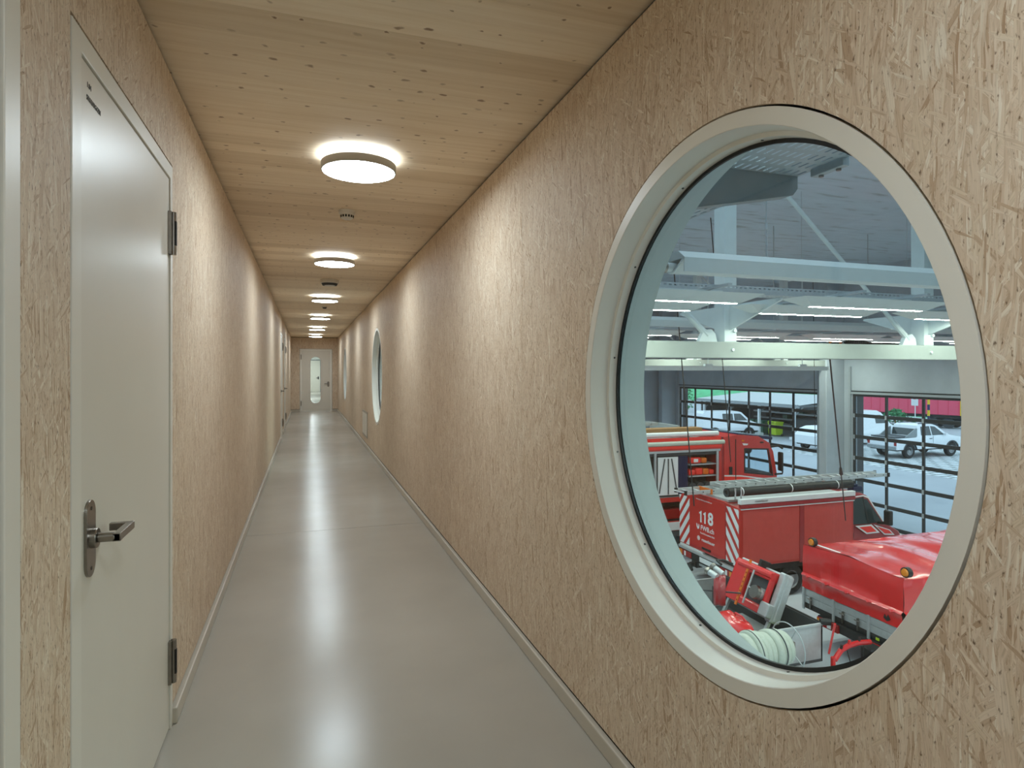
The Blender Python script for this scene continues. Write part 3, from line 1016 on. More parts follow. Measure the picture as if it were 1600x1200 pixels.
heater(4.05, 2.6, 14.0, 2.215, 'long white radiant heating strip hung on wires, the nearest above the beam')
heater(9.2, 2.6, 14.0, 2.24, 'long white radiant heating strip behind the white beam and posts')

# ---- cable trays that carry the lights, and the LED battens
def light_tray(y, label, first=[]):
    if first:
        r = copy_tree(first[0])
        r.location = (2.2, y, 2.28)
    else:
        r = empty('light_tray', (2.2, y, 2.28))
        slotted(MB(), 0, 14.4, -0.10, 0.10, 0, 240, 3, 0.55, 0.3).build('tray_floor', M['galv'], r, 0)
        w_ = slotted(MB(), 0, 14.4, 0, 0.085, 0, 240, 2, 0.5, 0.3)
        w_.v = [(a, -0.10, b) for a, b, c in w_.v]
        o = w_.build('side_rail', M['galv'], r, 0)
        o2 = link('side_rail', o.data, r, (0, 0.2, 0))
        first.append(r)
    tag(r, label, 'cable tray', 'light trays across the hall')
light_tray(0.66, 'added unseen perforated light tray on the camera side of the hall')  # out of view, carries the added rows of battens
light_tray(5.46, 'perforated light tray in front of the first white beam')
light_tray(10.4, 'perforated light tray in the middle of the hall behind the first beam')
light_tray(15.4, 'perforated light tray near the concrete column at the back')

def led_batten(x, y, label, first=[]):
    if first:
        r = copy_tree(first[0])
        r.location = (x, y, 2.14)
    else:
        r = empty('led_batten', (x, y, 2.14))
        lo = [(0.0, -0.05, 0), (1.56, -0.05, 0), (1.56, 0.05, 0), (0, 0.05, 0)]
        hi = [(-0.2, -0.17, 0.085), (1.76, -0.17, 0.085), (1.76, 0.17, 0.085), (-0.2, 0.17, 0.085)]
        mb = MB()
        mb.add(lo + hi, [(0, 1, 2, 3), (4, 5, 6, 7), (0, 1, 5, 4), (1, 2, 6, 5), (2, 3, 7, 6), (3, 0, 4, 7)])
        mb.build('reflector', M['lumw'], r, 0)
        MB().add([(0.02, -0.024, -0.002), (0.02, 0.024, -0.002), (1.54, 0.024, -0.002), (1.54, -0.024, -0.002)], [(0, 1, 2, 3)]).build('light_strip', M['led'], r, 0, fix=False)
        MB().box(0.2, 1.36, -0.04, 0.04, 0.085, 0.115).build('driver_box', M['lumw'], r, 0)
        for xx in (0.35, 1.2):
            MB().box(xx - 0.02, xx + 0.02, -0.36, 0.36, 0.115, 0.1395).build('mounting_bar', M['galv'], r, 0)
        first.append(r)
    tag(r, label, 'luminaire', 'LED battens in the vehicle hall')
    return r
names = ['first', 'second', 'third', 'fourth', 'fifth', 'sixth']
rows = [('added unseen row on the camera side', 0.27), ('second added unseen camera side row', 1.05), ('front row beside the near tray', 5.07), ('second row behind the near tray', 5.85), ('third row deeper in the hall', 10.0), ('fourth row deeper in the hall', 10.8), ('fifth row by the column', 15.0), ('last row by the column', 15.8)]  # both camera side rows are unseen, added to light the vehicles and ceiling
for rn, yy in rows:
    for k in range(6):
        led_batten(2.44 + 2.43 * k, yy, 'white LED batten in the %s, %s from the corridor side' % (rn, names[k]))

# ---- exhaust extraction hose with orange trolley
r = tag(empty('exhaust_hose', (11.94, 11.6, 2.18)), 'orange trolley with black corrugated exhaust hose under a ceiling rail', 'hose')
MB().box(-2.0, 4.9, -0.05, 0.05, 0.22, 0.32).build('ceiling_rail', M['galv'], r, 0)
MB().cyl((0, -0.08, 0), (0, 0.08, 0), 0.12, n=20).box(-0.05, 0.05, -0.05, 0.05, 0.1, 0.22).build('trolley', M['orange'], r)
MB().cyl((-0.06, -0.12, -0.02), (-0.06, 0.02, -0.02), 0.06, n=16).build('motor', M['black'], r)
pf = []
for k in range(60):
    pf.append((0.13 if k % 2 else 0.11, 0.25 + k * 0.032))
MB().lathe(pf, (0.1, 0, 0.06), 'x', 16).warp(lambda x, y, z: (x, y, z - 0.05 * math.sin((x - 0.2) * 1.6))).build('corrugated_hose', M['black'], r, 20)
for xx in (0.6, 1.3, 1.9):
    MB().obox((xx, 0, 0.06), (xx, 0, 0.25), 0.02, 0.02).build('hanger', M['galv'], r, 0)
for xx in (-1.8, 1.0, 4.0):
    MB().cyl((xx, 0, 0.32), (xx, 0, HZ - 2.18), 0.012, n=8).build('hanger', M['galv'], r)

# ---- cables hanging into the hall
def drop_cable(p0, p1, label, plug=None):
    r = tag(empty('drop_cable', p1), label, 'cable', 'thin cables hanging in the hall')
    a = Vector(p0) - Vector(p1)
    MB().tube([a * (1 - t / 8) for t in range(9)], 0.011, 6).build('cable', M['black'], r)
    if plug:
        q = a * plug
        MB().cyl(q - a.normalized() * 0.14, q + a.normalized() * 0.14, 0.035, 0.022, n=10).build('plug', M['black'], r)
drop_cable((6.66, 6.56, 1.64), (11.25, 10.65, -1.8), 'black cable with plug running from the white beam to the red van', 0.42)
drop_cable((6.3, 9.95, HZ), (6.5, 9.4, -0.9), 'thin black cable hanging left, in front of the open fire engine locker')
drop_cable((8.3, 11.4, HZ), (8.78, 11.35, -0.5), 'thin black cable hanging above the fire engine cab')
drop_cable((15.6, 16.06, HZ), (15.7, 16.06, -1.0), 'thin cable hanging along the concrete column')

# white hose-drying beam under the second truss
r = tag(empty('white_rail', (3.0, 14.4, 1.5)), 'white steel rail hanging under the back beam on the left', 'rail')
MB().box(0, 11.5, -0.06, 0.06, 0.0, 0.12).build('rail_beam', M['hwhite'], r, 0)
for xx in (1.0, 4.2, 7.4, 10.6):
    MB().box(xx - 0.12, xx + 0.12, -0.05, 0.05, 0.12, 0.18).cyl((xx, 0, 0.18), (xx, 0, 3.3), 0.012, n=8).build('rail_hanger', M['hwhite'], r, 0)

# ================================================================== VEHICLES IN THE HALL (local: x forward, y left, z up)
def wheel(root, x, y, r, w, name='wheel', m_rim='rim', side=-1):
    """tyre with rim, axle along y; side = which face looks outward"""
    pf = [(r * 0.58, -w / 2), (r * 0.90, -w / 2), (r, -w * 0.34), (r, w * 0.34), (r * 0.90, w / 2), (r * 0.58, w / 2)]
    t = MB().lathe(pf, (0, 0, 0), 'y', 36, True).build(name, M['tyre'], root, 30)
    t.location = (x, y, r)
    d = side
    pr_ = [(0.0, d * w * 0.30), (r * 0.18, d * w * 0.32), (r * 0.24, d * w * 0.12), (r * 0.46, d * w * 0.16), (r * 0.55, d * w * 0.46), (r * 0.60, d * w * 0.46), (r * 0.60, -d * w * 0.4), (0, -d * w * 0.4)]
    MB().lathe(pr_, (0, 0, 0), 'y', 36).build('rim', M[m_rim], t, 30)
    b = MB()
    for k in range(5):
        a = 2 * PI * k / 5
        p = Vector((r * 0.30 * math.cos(a), d * w * 0.12, r * 0.30 * math.sin(a)))
        b.cyl(p, p + Vector((0, d * w * 0.06, 0)), r * 0.05, n=8)
    b.build('wheel_nuts', M['steel'], t)
    return t

def plate(mb_poly, axis, a, b, name, m, root, holes=(), sm=0):
    return MB().prism(mb_poly, axis, a, b, holes).build(name, m, root, sm)

# ---- red equipment van, number 118
r = tag(empty('fire_van', (8.66, 12.03, HF)), 'red fire service van with white chevrons and number 118 on its back', 'van')
MB().prism([(-1.1, 0.74), (1.1, 0.74), (1.1, 1.88), (0.78, 2.05), (-0.55, 2.05), (-1.1, 2.0)], 'x', 0.0, 3.12).build('box_body', M['red'], r, 0, 0.02)
# side curtain panels, strap, top band
for a, b in ((0.10, 1.58), (1.72, 3.06)):
    g = MB()
    nx, nz = 12, 8
    vs_ = []
    for i in range(nx + 1):
        for j in range(nz + 1):
            x = a + (b - a) * i / nx; z = 0.80 + 1.13 * j / nz
            bl = math.sin(PI * i / nx) * math.sin(PI * j / nz)
            vs_.append((x, -1.103 - 0.018 * bl - 0.006 * bl * math.sin(9 * x - 4 * z), z))
    g.add(vs_, [(i * (nz + 1) + j, (i + 1) * (nz + 1) + j, (i + 1) * (nz + 1) + j + 1, i * (nz + 1) + j + 1) for i in range(nx) for j in range(nz)])
    g.build('side_curtain', M['red2'], r, 40)
MB().box(1.59, 1.71, -1.112, -1.09, 0.72, 2.0).build('centre_strap', M['dred'], r, 0)
bd = MB().box(0.02, 3.14, -1.135, -1.03, 2.08, 2.19).build('awning_rail', M['refl'], r, 0, 0.01)
text('rosenbauer', (0.55, -1.137, 2.135), 0.075, '-y', M['print'], bd)
MB().box(0.04, 3.14, -1.13, -1.05, 2.0, 2.068).build('awning_box', M['dred'], r, 0)
MB().box(0.04, 3.12, -1.125, -1.1, 1.965, 1.985).build('white_piping', M['refl'], r, 0)
MB().box(0.05, 3.1, -0.7, 0.75, 2.05, 2.10).build('roof_deck', M['alu'], r, 0)
# rear: door leaf, chevrons, writing
dl = MB().box(-0.014, 0.0, -0.66, 0.66, 0.80, 2.0).build('rear_door', M['red'], r, 0, 0.004)
MB().box(-0.006, 0.0, -0.672, 0.672, 0.788, 2.012).build('door_seal', M['dred'], r, 0)
text('8', (-0.016, -0.15, 1.545), 0.385, '-x', M['refl'], dl, squeeze=1.0, bold=0.012)
for y_ in (0.185, 0.03):        # the two ones, each with its flag
    MB().prism([(y_, 1.412), (y_, 1.678), (y_ + 0.022, 1.678), (y_ + 0.045, 1.650), (y_ + 0.085, 1.640), (y_ + 0.085, 1.605), (y_ + 0.048, 1.605), (y_ + 0.048, 1.412)], 'x', -0.0175, -0.013).build('lettering', M['refl'], dl, 0)
text('FWB.ch', (-0.016, -0.03, 1.29), 0.155, '-x', M['refl'], dl, bold=0.002)
text('Rasch.Kompetent.Nah', (-0.016, -0.03, 1.17), 0.058, '-x', M['refl'], dl)
text('rosenbauer', (-0.016, -0.06, 1.02), 0.105, '-x', M['refl'], dl, bold=0.001)
lg = MB().lathe([(0.0, -0.016), (0.052, -0.016), (0.052, -0.013), (0, -0.013)], (0, 0.30, 1.03), 'x', 24).build('emblem', M['refl'], dl)
lg = MB().lathe([(0.026, -0.0175), (0.034, -0.0175), (0.034, -0.015), (0.026, -0.015)], (0, 0.30, 1.03), 'x', 24, True).build('emblem_ring', M['red'], dl)
fl_ = MB().prism([(0.28, 1.25), (0.33, 1.23), (0.37, 1.28), (0.385, 1.36), (0.35, 1.345), (0.33, 1.29), (0.30, 1.31), (0.30, 1.36), (0.265, 1.33)], 'x', -0.017, -0.013).build('emblem', M['refl'], dl, 0)
text('Achtung: Fahrzeug schwenkt aus', (-0.016, 0.10, 1.93), 0.045, '-x', M['refl'], dl)
MB().box(-0.03, -0.012, -0.16, 0.16, 0.815, 0.86).build('door_handle', M['black'], r, 0, 0.004)
for (a, b, zt, sgn) in ((0.66, 1.092, 1.90, -1), (-1.092, -0.68, 1.97, 1)):
    k = -6
    while k < 12:
        z0 = 0.55 + 0.31 * k
        if sgn < 0:
            q = [(b, z0), (b, z0 + 0.17), (a, z0 + 0.17 + 0.56), (a, z0 + 0.56)]
        else:
            q = [(a, z0), (a, z0 + 0.16), (b, z0 + 0.16 + 0.55), (b, z0 + 0.55)]
            q = [(a, z0 - 0.02), (a, z0 + 0.15), (b, z0 + 0.15 + 0.52), (b, z0 - 0.02 + 0.52)]
        q = clip_poly(q, (a, b, 0.76, zt))
        if len(q) > 2:
            MB().prism(q, 'x', -0.004, 0.001).build('reflective_stripe', M['refl'], r, 0)
        k += 1
MB().box(-0.012, 0.05, 0.15, 1.05, 0.70, 0.735).build('sill_strip', M['refl'], r, 0)
# bumper with lamps and plate
MB().box(-0.06, 0.1, -1.06, 1.06, 0.64, 0.70).build('bumper_top', M['alu'], r, 0, 0.005)
MB().box(-0.05, 0.08, -1.06, 1.06, 0.47, 0.64).build('bumper_panel', M['under'], r, 0)
MB().box(-0.06, 0.08, -1.05, 0.55, 0.42, 0.47).build('bumper_tread', M['alu'], r, 0)
for a, b in ((0.52, 1.0), (-1.0, -0.55)):
    lamp = MB().box(-0.07, -0.05, a, b, 0.49, 0.62).build('tail_lamp', M['tail'], r, 0, 0.004)
    e = b if a > 0 else a + 0.12
    MB().box(-0.075, -0.06, e - 0.12, e, 0.495, 0.615).build('indicator', M['amber'], lamp, 0)
    MB().box(-0.075, -0.06, (a + b) / 2 - 0.03, (a + b) / 2 + 0.03, 0.50, 0.61).build('reverse_lamp', M['refl'], lamp, 0)
MB().box(-0.062, -0.05, -0.32, 0.2, 0.51, 0.62).build('number_plate', M['refl'], r, 0)
tw = MB().box(-0.12, 0.3, 0.22, 0.42, 0.36, 0.5).box(-0.22, -0.1, 0.27, 0.37, 0.38, 0.47).cyl((-0.25, 0.32, 0.30), (-0.25, 0.32, 0.46), 0.09, 0.05, n=14).build('tow_coupling', M['black'], r, 0)
MB().box(0.1, 4.3, -0.75, 0.75, 0.36, 0.74).build('chassis', M['under'], r, 0)
MB().box(0.15, 3.1, -1.06, 1.06, 0.62, 0.76).build('body_frame', M['under'], r, 0)
for s_ in (-1, 1):
    wheel(r, 1.42, s_ * 0.93, 0.34, 0.24, side=s_)
    wheel(r, 4.02, s_ * 0.90, 0.34, 0.22, side=s_)
    MB().lathe([(0.39, -0.13), (0.41, -0.13), (0.41, 0.13), (0.39, 0.13)], (1.42, s_ * 0.93, 0.34), 'y', 28, True).warp(lambda x, y, z: (x, y, max(z, 0.45))).build('mudguard', M['black'], r, 30)
# cab
cabp = [(3.12, 0.5), (3.12, 2.02), (3.25, 2.08), (3.60, 2.07), (3.78, 2.0), (4.20, 1.37), (4.66, 1.12), (4.76, 0.98), (4.80, 0.52)]
def cabw(x, y, z):
    k = 1.0 - 0.14 * max(0.0, (z - 1.15) / 0.9) - 0.05 * max(0.0, (x - 4.2) / 0.6)
    return (x, y * k, z)
MB().prism(cabp, 'y', -0.985, 0.985).warp(cabw).build('cab_body', M['dred'], r, 25, 0.03)
for s_ in (-1, 1):
    q = [(3.26, 1.38), (3.28, 1.94), (3.62, 1.96), (3.70, 1.37)]
    MB().prism(q, 'y', s_ * 0.985, s_ * 0.993).warp(cabw).build('side_window', M['tint'], r, 0)
    q = [(3.73, 1.37), (3.66, 1.93), (3.76, 1.91), (4.13, 1.37)]
    MB().prism(q, 'y', s_ * 0.985, s_ * 0.993).warp(cabw).build('quarter_window', M['tint'], r, 0)
    q = [(3.69, 1.36), (3.62, 1.97), (3.66, 1.97), (3.745, 1.36)]
    MB().prism(q, 'y', s_ * 0.984, s_ * 0.998).warp(cabw).build('window_pillar', M['black'], r, 0)
    q = [(3.24, 1.96), (3.66, 1.985), (3.80, 1.93), (4.16, 1.375), (4.18, 1.40), (3.81, 1.97), (3.66, 2.01), (3.22, 1.985)]
    MB().prism(q, 'y', s_ * 0.984, s_ * 0.991).warp(cabw).build('window_trim', M['refl'], r, 0)
    for off in (0.0, 0.54):
        q = [(3.32 + off, 1.34), (3.80 + off, 1.34 - 0.16 * (off > 0)), (4.02 + off * 0.9, 1.14 - 0.1 * (off > 0)), (3.62 + off, 1.14 - 0.06 * (off > 0))]
        MB().prism(q, 'y', s_ * 0.985, s_ * 0.994).warp(cabw).build('reflective_frame', M['refl'], r, 0)
        cx = sum(p[0] for p in q) / 4; cz = sum(p[1] for p in q) / 4
        q2 = [(cx + (p[0] - cx) * 0.72, cz + (p[1] - cz) * 0.66) for p in q]
        MB().prism(q2, 'y', s_ * 0.985, s_ * 0.998).warp(cabw).build('day_glow_panel', M['flred'], r, 0)
    MB().box(3.18, 3.22, s_ * 0.995 - 0.012, s_ * 0.995 + 0.012, 1.08, 1.2).build('door_handle', M['black'], r, 0)
    MB().box(3.14, 4.7, s_ * 0.985 - 0.008, s_ * 0.985 + 0.008, 0.86, 0.89).build('door_line', M['refl'], r, 0)
    mr = MB().box(3.98, 4.09, s_ * 1.2 - 0.09, s_ * 1.2 + 0.09, 1.36, 1.70).build('mirror', M['black'], r, 0, 0.03)
    MB().obox((4.0, s_ * 1.14, 1.40), (4.02, s_ * 0.93, 1.36), 0.05, 0.06).build('mirror_arm', M['black'], mr, 0)
ws = MB()
ws.add([(3.805, -0.80, 1.975), (3.805, 0.80, 1.975), (4.205, 0.90, 1.385), (4.205, -0.90, 1.385)], [(0, 1, 2, 3)])
ws.build('windscreen', M['tint'], r, 0)
MB().box(4.785, 4.81, -0.6, 0.6, 0.7, 0.9).build('grille', M['black'], r, 0)
MB().box(4.6, 4.86, -0.95, 0.95, 0.42, 0.6).build('front_bumper', M['black'], r, 0, 0.03)
for s_ in (-1, 1):
    MB().box(4.66, 4.80, s_ * 0.78 - 0.14, s_ * 0.78 + 0.14, 0.86, 1.02).build('headlamp', M['refl'], r, 0, 0.02)
MB().box(3.3, 3.5, -0.4, 0.6, 2.075, 2.2).build('light_bar', M['bluebar'], r, 0, 0.03)

# ---- ladder on the van roof
r = tag(empty('extension_ladder', (8.1, 12.2, -1.30)), 'long aluminium ladder lying on the roof of the van numbered 118', 'ladder')
def ladder(x0, x1, z, hw, nm):
    for s_ in (-1, 1):
        st = MB().box(x0, x1, s_ * hw - 0.014, s_ * hw + 0.014, z, z + 0.085)
        st.build('rail', M['alu'], r, 0, 0.003)
    x = x0 + 0.14
    proto = None
    while x < x1 - 0.08:
        if proto is None:
            proto = MB().cyl((0, -hw, 0), (0, hw, 0), 0.016, n=10).build('rung', M['alu'], r)
            o = proto
        else:
            o = link('rung', proto.data, r)
        o.location = (x, 0, z + 0.045)
        MB().box(x - 0.014, x + 0.014, -hw - 0.017, -hw - 0.013, z + 0.035, z + 0.055).build('rung_end', M['black'], o if False else r, 0)
        x += 0.28
ladder(0.0, 4.1, 0.0, 0.21, 'a')
ladder(0.9, 5.98, 0.10, 0.185, 'b')
for x, z in ((0.0, 0.0), (5.98, 0.1)):
    for s_ in (-1, 1):
        MB().box(x - 0.05, x + 0.02, s_ * 0.2 - 0.022, s_ * 0.2 + 0.022, z - 0.01, z + 0.095).build('rubber_foot', M['black'], r, 0, 0.006)
text('FW  4  Nova  9902', (2.5, -0.228, 0.043), 0.07, '-y', M['print'], r)
for x in (0.45, 3.0):
    MB().box(x - 0.04, x + 0.04, -0.24, 0.24, -0.019, 0.0).build('roof_bracket', M['alu'], r, 0)
MB().tube([(0.05, -0.2, 0.03), (-0.12, -0.1, 0.06), (-0.14, 0.1, 0.06), (0.05, 0.2, 0.03)], 0.014, 8).build('ladder_hook', M['alu'], r)
for x, mm in ((0.62, 'orange'), (3.9, 'orange')):
    MB().box(x, x + 0.035, -0.25, 0.25, -0.018, 0.092).build('strap', M[mm], r, 0)

# ---- black roll strapped to the roof edge
r = tag(empty('suction_tube', (8.55, 11.17, -1.12)), 'long black tube strapped along the roof edge of the van numbered 118', 'tube')
MB().cyl((0, 0, 0), (3.4, 0, 0), 0.095, n=24).build('tube_body', M['black'], r, 30)
for x in (0.35, 1.65, 2.95):
    MB().lathe([(0.099, x - 0.012), (0.099, x + 0.012)], (0, 0, 0), 'x', 24).build('strap', M['refl'], r)
MB().box(0.12, 0.15, -0.1, -0.08, -0.14, 0.10).box(0.27, 0.30, -0.1, -0.08, -0.14, 0.10).build('roof_hook', M['alu'], r, 0)
MB().lathe([(0.095, -0.03), (0.06, -0.03), (0.05, 0.02), (0, 0.02)], (0, 0, 0), 'x', 24).build('end_cap', M['dgrey'], r)
r = tag(MB().box(0, 0.28, -0.09, 0.09, 0, 0.12).cyl((0.14, 0, 0.12), (0.14, 0, 0.17), 0.07, n=14).build('warning_beacon', M['bluebar'], None, 0, 0.02, loc=(12.05, 11.28, -1.326)), 'dark blue beacon on the cab roof of the van numbered 118', 'beacon')

# ---- red tarpaulin trailer
r = tag(empty('tarp_trailer', (8.58, 8.06, HF)), 'red tarpaulin trailer with amber lamps beside the van numbered 118', 'trailer')
TL, TH = 4.6, 1.0
def cover():
    pts, fcs = [], []
    prof = [(-TH - 0.015, 0.98), (-TH - 0.012, 1.10), (-TH - 0.03, 1.205), (-TH - 0.035, 1.225), (-TH, 1.245), (-TH, 1.4), (-TH, 1.6), (-TH + 0.01, 1.72), (-TH + 0.04, 1.752), (-0.7, 1.775), (-0.35, 1.80), (0, 1.815), (0.35, 1.80), (0.7, 1.775), (TH - 0.04, 1.752), (TH - 0.01, 1.72), (TH, 1.6), (TH, 1.4), (TH, 1.245), (TH + 0.035, 1.225), (TH + 0.03, 1.205), (TH + 0.012, 1.10), (TH + 0.015, 0.98)]
    n = 60
    for i in range(n + 1):
        x = TL * i / n
        for (yy, zz) in prof:
            d = noise.noise(Vector((x * 2.2, yy * 2.0, zz * 2.5))) * 0.022 + noise.noise(Vector((x * 6, yy * 5, zz * 6))) * 0.008
            top = 1.0 if zz > 1.75 else 0.0
            sag = -0.035 * top * abs(math.sin(PI * x / 1.15))
            pts.append((x, yy + (d if not top else 0), zz + (d * 1.6 if top else 0) + sag))
    m = len(prof)
    for i in range(n):
        for j in range(m - 1):
            fcs.append((i * m + j, (i + 1) * m + j, (i + 1) * m + j + 1, i * m + j + 1))
    return pts, fcs
p_, f_ = cover()
MB().add(p_, f_).build('tarpaulin', M['tarp'], r, 60)
# rear sheet with its fold
g = MB()
ny, rows_ = 36, [(0.98, -0.015), (1.08, -0.014), (1.19, -0.028), (1.215, -0.05), (1.24, -0.03), (1.255, -0.004), (1.4, 0.0), (1.55, 0.0), (1.70, 0.0), (1.745, 0.012)]
vs_ = []
for i in range(ny + 1):
    yy = -TH + 2 * TH * i / ny
    for z, dx in rows_:
        zz = z + (0.06 * (1 - abs(yy)) if z > 1.65 else 0)
        d = noise.noise(Vector((3.1, yy * 3, z * 3))) * 0.018 + noise.noise(Vector((yy * 9, z * 7, 1.7))) * 0.008
        vs_.append((dx - 0.004 + d, yy, zz))
m_ = len(rows_)
g.add(vs_, [(i * m_ + j, (i + 1) * m_ + j, (i + 1) * m_ + j + 1, i * m_ + j + 1) for i in range(ny) for j in range(m_ - 1)])
g.build('rear_sheet', M['tarp'], r, 60)
for i in range(5):
    yy = -0.85 + 0.42 * i
    MB().tube([(-0.06, yy - 0.05, 1.23), (-0.085, yy, 1.215), (-0.06, yy + 0.05, 1.235)], 0.011, 6).cyl((-0.085, yy, 1.215), (-0.05, yy, 1.215), 0.02, n=8).build('fold_buckle', M['tarp'], r)
MB().box(0.06, 0.10, 0.25, 0.92, 1.79, 1.80).build('seam_strip', M['refl'], r, 0)
MB().prism([(-0.80, 1.06), (-0.74, 1.02), (-0.68, 1.06), (-0.70, 1.12), (-0.73, 1.07), (-0.76, 1.13)], 'x', -0.032, -0.026).build('emblem', M['print'], r, 0)
for yy, z in ((0.80, 1.84), (-1.03, 1.86)):
    l_ = MB().lathe([(0.0, -0.055), (0.05, -0.05), (0.065, -0.02), (0.065, 0.03), (0.0, 0.04)], (0.02, yy, z), 'x', 20).build('amber_lamp', M['amber'], r)
    MB().lathe([(0.062, -0.03), (0.078, -0.03), (0.078, 0.045), (0.0, 0.05)], (0.02, yy, z), 'x', 20).build('lamp_housing', M['black'], l_)
for a, b in ((0.72, 0.84), (0.846, 0.97)):
    MB().box(-0.005, 0.025, -0.98, 0.98, a, b).build('tail_board', M['alu'], r, 0, 0.006)
    for s_ in (-1, 1):
        MB().box(0.02, TL, s_ * 0.985 - 0.015, s_ * 0.985 + 0.015, a, b).build('side_board', M['alu'], r, 0, 0.006)
for yy in (0.97, 0.30, -0.40, -0.97):
    MB().box(-0.035, -0.002, yy - 0.02, yy + 0.02, 0.60, 0.99).build('board_post', M['alu'], r, 0, 0.004)
for yy in (0.80, 0.1, -0.2):
    MB().box(-0.04, -0.004, yy - 0.012, yy + 0.012, 0.66, 0.86).cyl((-0.045, yy - 0.05, 0.82), (-0.045, yy + 0.05, 0.82), 0.012, n=8).build('board_latch', M['steel'], r, 0)
MB().box(0.0, TL, -0.98, 0.98, 0.62, 0.715).build('trailer_bed', M['under'], r, 0)
MB().box(-0.04, 0.04, -0.95, 0.62, 0.47, 0.61).build('lamp_beam', M['under'], r, 0)
for a, b in ((0.15, 0.6), (-0.93, -0.5)):
    lamp = MB().box(-0.085, -0.04, a, b, 0.47, 0.60).build('tail_lamp', M['tail'], r, 0, 0.006)
    MB().box(-0.09, -0.07, a + 0.14, a + 0.22, 0.49, 0.58).build('reverse_lamp', M['refl'], lamp, 0)
    MB().box(-0.09, -0.07, b - 0.1, b - 0.01, 0.48, 0.59).build('indicator', M['amber'], lamp, 0)
MB().box(-0.03, -0.02, -0.60, -0.54, 0.65, 0.69).build('load_sticker', M['lime'], r, 0)
for s_ in (-1, 1):
    for x in (1.9, 2.65):
        wheel(r, x, s_ * 0.88, 0.30, 0.19, side=s_)
    MB().box(1.5, 3.05, s_ * 0.88 - 0.13, s_ * 0.88 + 0.13, 0.60, 0.63).build('mudguard', M['black'], r, 0, 0.01)
MB().box(0.3, TL, -0.4, 0.4, 0.45, 0.62).build('chassis', M['under'], r, 0)
MB().obox((TL, 0, 0.5), (TL + 1.2, 0, 0.5), 0.1, 0.1).build('drawbar', M['under'], r, 0)
MB().cyl((TL + 0.9, 0.15, 0), (TL + 0.9, 0.15, 0.7), 0.03, n=10).build('jockey_leg', M['steel'], r)

# ---- fire engine at the back of the hall
r = tag(empty('fire_engine', (4.8, 15.7, HF)), 'red fire engine with open equipment locker behind the van numbered 118', 'fire engine')
W = 1.2
hole = [(3.55, 1.50), (6.03, 1.50), (6.03, 2.74), (3.55, 2.74)]
hole2 = [(3.55, 0.86), (6.03, 0.86), (6.03, 1.38), (3.55, 1.38)]
hole3 = [(0.3, 0.9), (3.3, 0.9), (3.3, 2.74), (0.3, 2.74)]
MB().prism([(0, 0.45), (6.12, 0.45), (6.12, 2.98), (0, 2.98)], 'y', -W, -W + 0.04, [hole, hole2, hole3]).build('body_side', M['red'], r, 0)
MB().prism([(0, 0.45), (6.12, 0.45), (6.12, 2.98), (0, 2.98)], 'y', W - 0.04, W).build('body_side', M['red'], r, 0)
MB().box(0, 6.12, -W + 0.04, W - 0.04, 2.90, 2.98).build('body_roof', M['alu'], r, 0)
MB().box(0, 6.12, -W + 0.04, W - 0.04, 0.45, 0.86).build('body_floor', M['under'], r, 0)
MB().box(0.02, 6.1, -0.55, -0.5, 0.86, 2.9).build('locker_back', M['dgrey'], r, 0)
MB().box(6.06, 6.12, -W + 0.04, W - 0.04, 0.86, 2.9).build('body_front', M['red'], r, 0)
MB().box(0.0, 0.06, -W + 0.04, W - 0.04, 0.86, 2.9).build('body_rear', M['red'], r, 0)
MB().box(3.4, 6.06, -W + 0.04, -0.55, 1.38, 1.50).build('locker_shelf', M['alu'], r, 0)
MB().box(3.3, 3.55, -W - 0.002, -0.55, 0.86, 2.74).build('locker_wall', M['dgrey'], r, 0)
for x in (3.55, 4.02, 5.98):
    MB().box(x - 0.03, x + 0.03, -W - 0.012, -W + 0.03, 0.86, 2.74).build('locker_frame', M['galv'] if x < 5 else M['alu'], r, 0)
MB().box(3.5, 6.06, -W - 0.02, -W + 0.02, 2.70, 2.76).build('shutter_rail', M['galv'], r, 0)
MB().cyl((3.5, -W + 0.1, 2.66), (6.05, -W + 0.1, 2.66), 0.07, n=14).build('rolled_shutter', M['dgrey'], r)
# stowage: white folding panel with struts, blue cloth, bags
wp = MB().box(4.14, 4.76, -W + 0.06, -W + 0.09, 1.56, 2.58).build('white_board', M['refl'], r, 0)
for a, b in (((4.34, 2.54), (4.17, 1.62)), ((4.45, 2.54), (4.45, 1.58)), ((4.55, 2.54), (4.72, 1.62))):
    MB().obox((a[0], -W + 0.045, a[1]), (b[0], -W + 0.045, b[1]), 0.018, 0.025).build('board_strut', M['dgrey'], wp, 0)
cu = MB()
vs_ = []
for i in range(25):
    x = 4.78 + 0.30 * i / 24
    for z in (1.56, 2.62):
        vs_.append((x, -W + 0.09 + 0.025 * math.sin(i * 1.6), z))
cu.add(vs_, [(2 * i, 2 * i + 2, 2 * i + 3, 2 * i + 1) for i in range(24)]).build('blue_curtain', M['navy'], r, 30)
for z in (2.02, 2.34):
    MB().box(5.12, 5.98, -W + 0.06, -0.55, z - 0.015, z + 0.015).build('shelf', M['galv'], r, 0)
def bag(x0, x1, z, h, m, nm):
    s_ = MB()
    n = 10
    for k in range(1):
        s_.box(x0, x1, -W + 0.10, -W + 0.42, z, z + h)
    o = s_.build(nm, M[m], r, 30, 0.04, 3)
    return o
b_ = bag(5.16, 5.52, 2.36, 0.17, 'flred', 'equipment_bag')
MB().box(5.28, 5.42, -W + 0.09, -W + 0.1, 2.40, 2.49).build('white_label', M['refl'], b_, 0)
b_ = bag(5.54, 5.72, 2.36, 0.15, 'orange', 'equipment_bag')
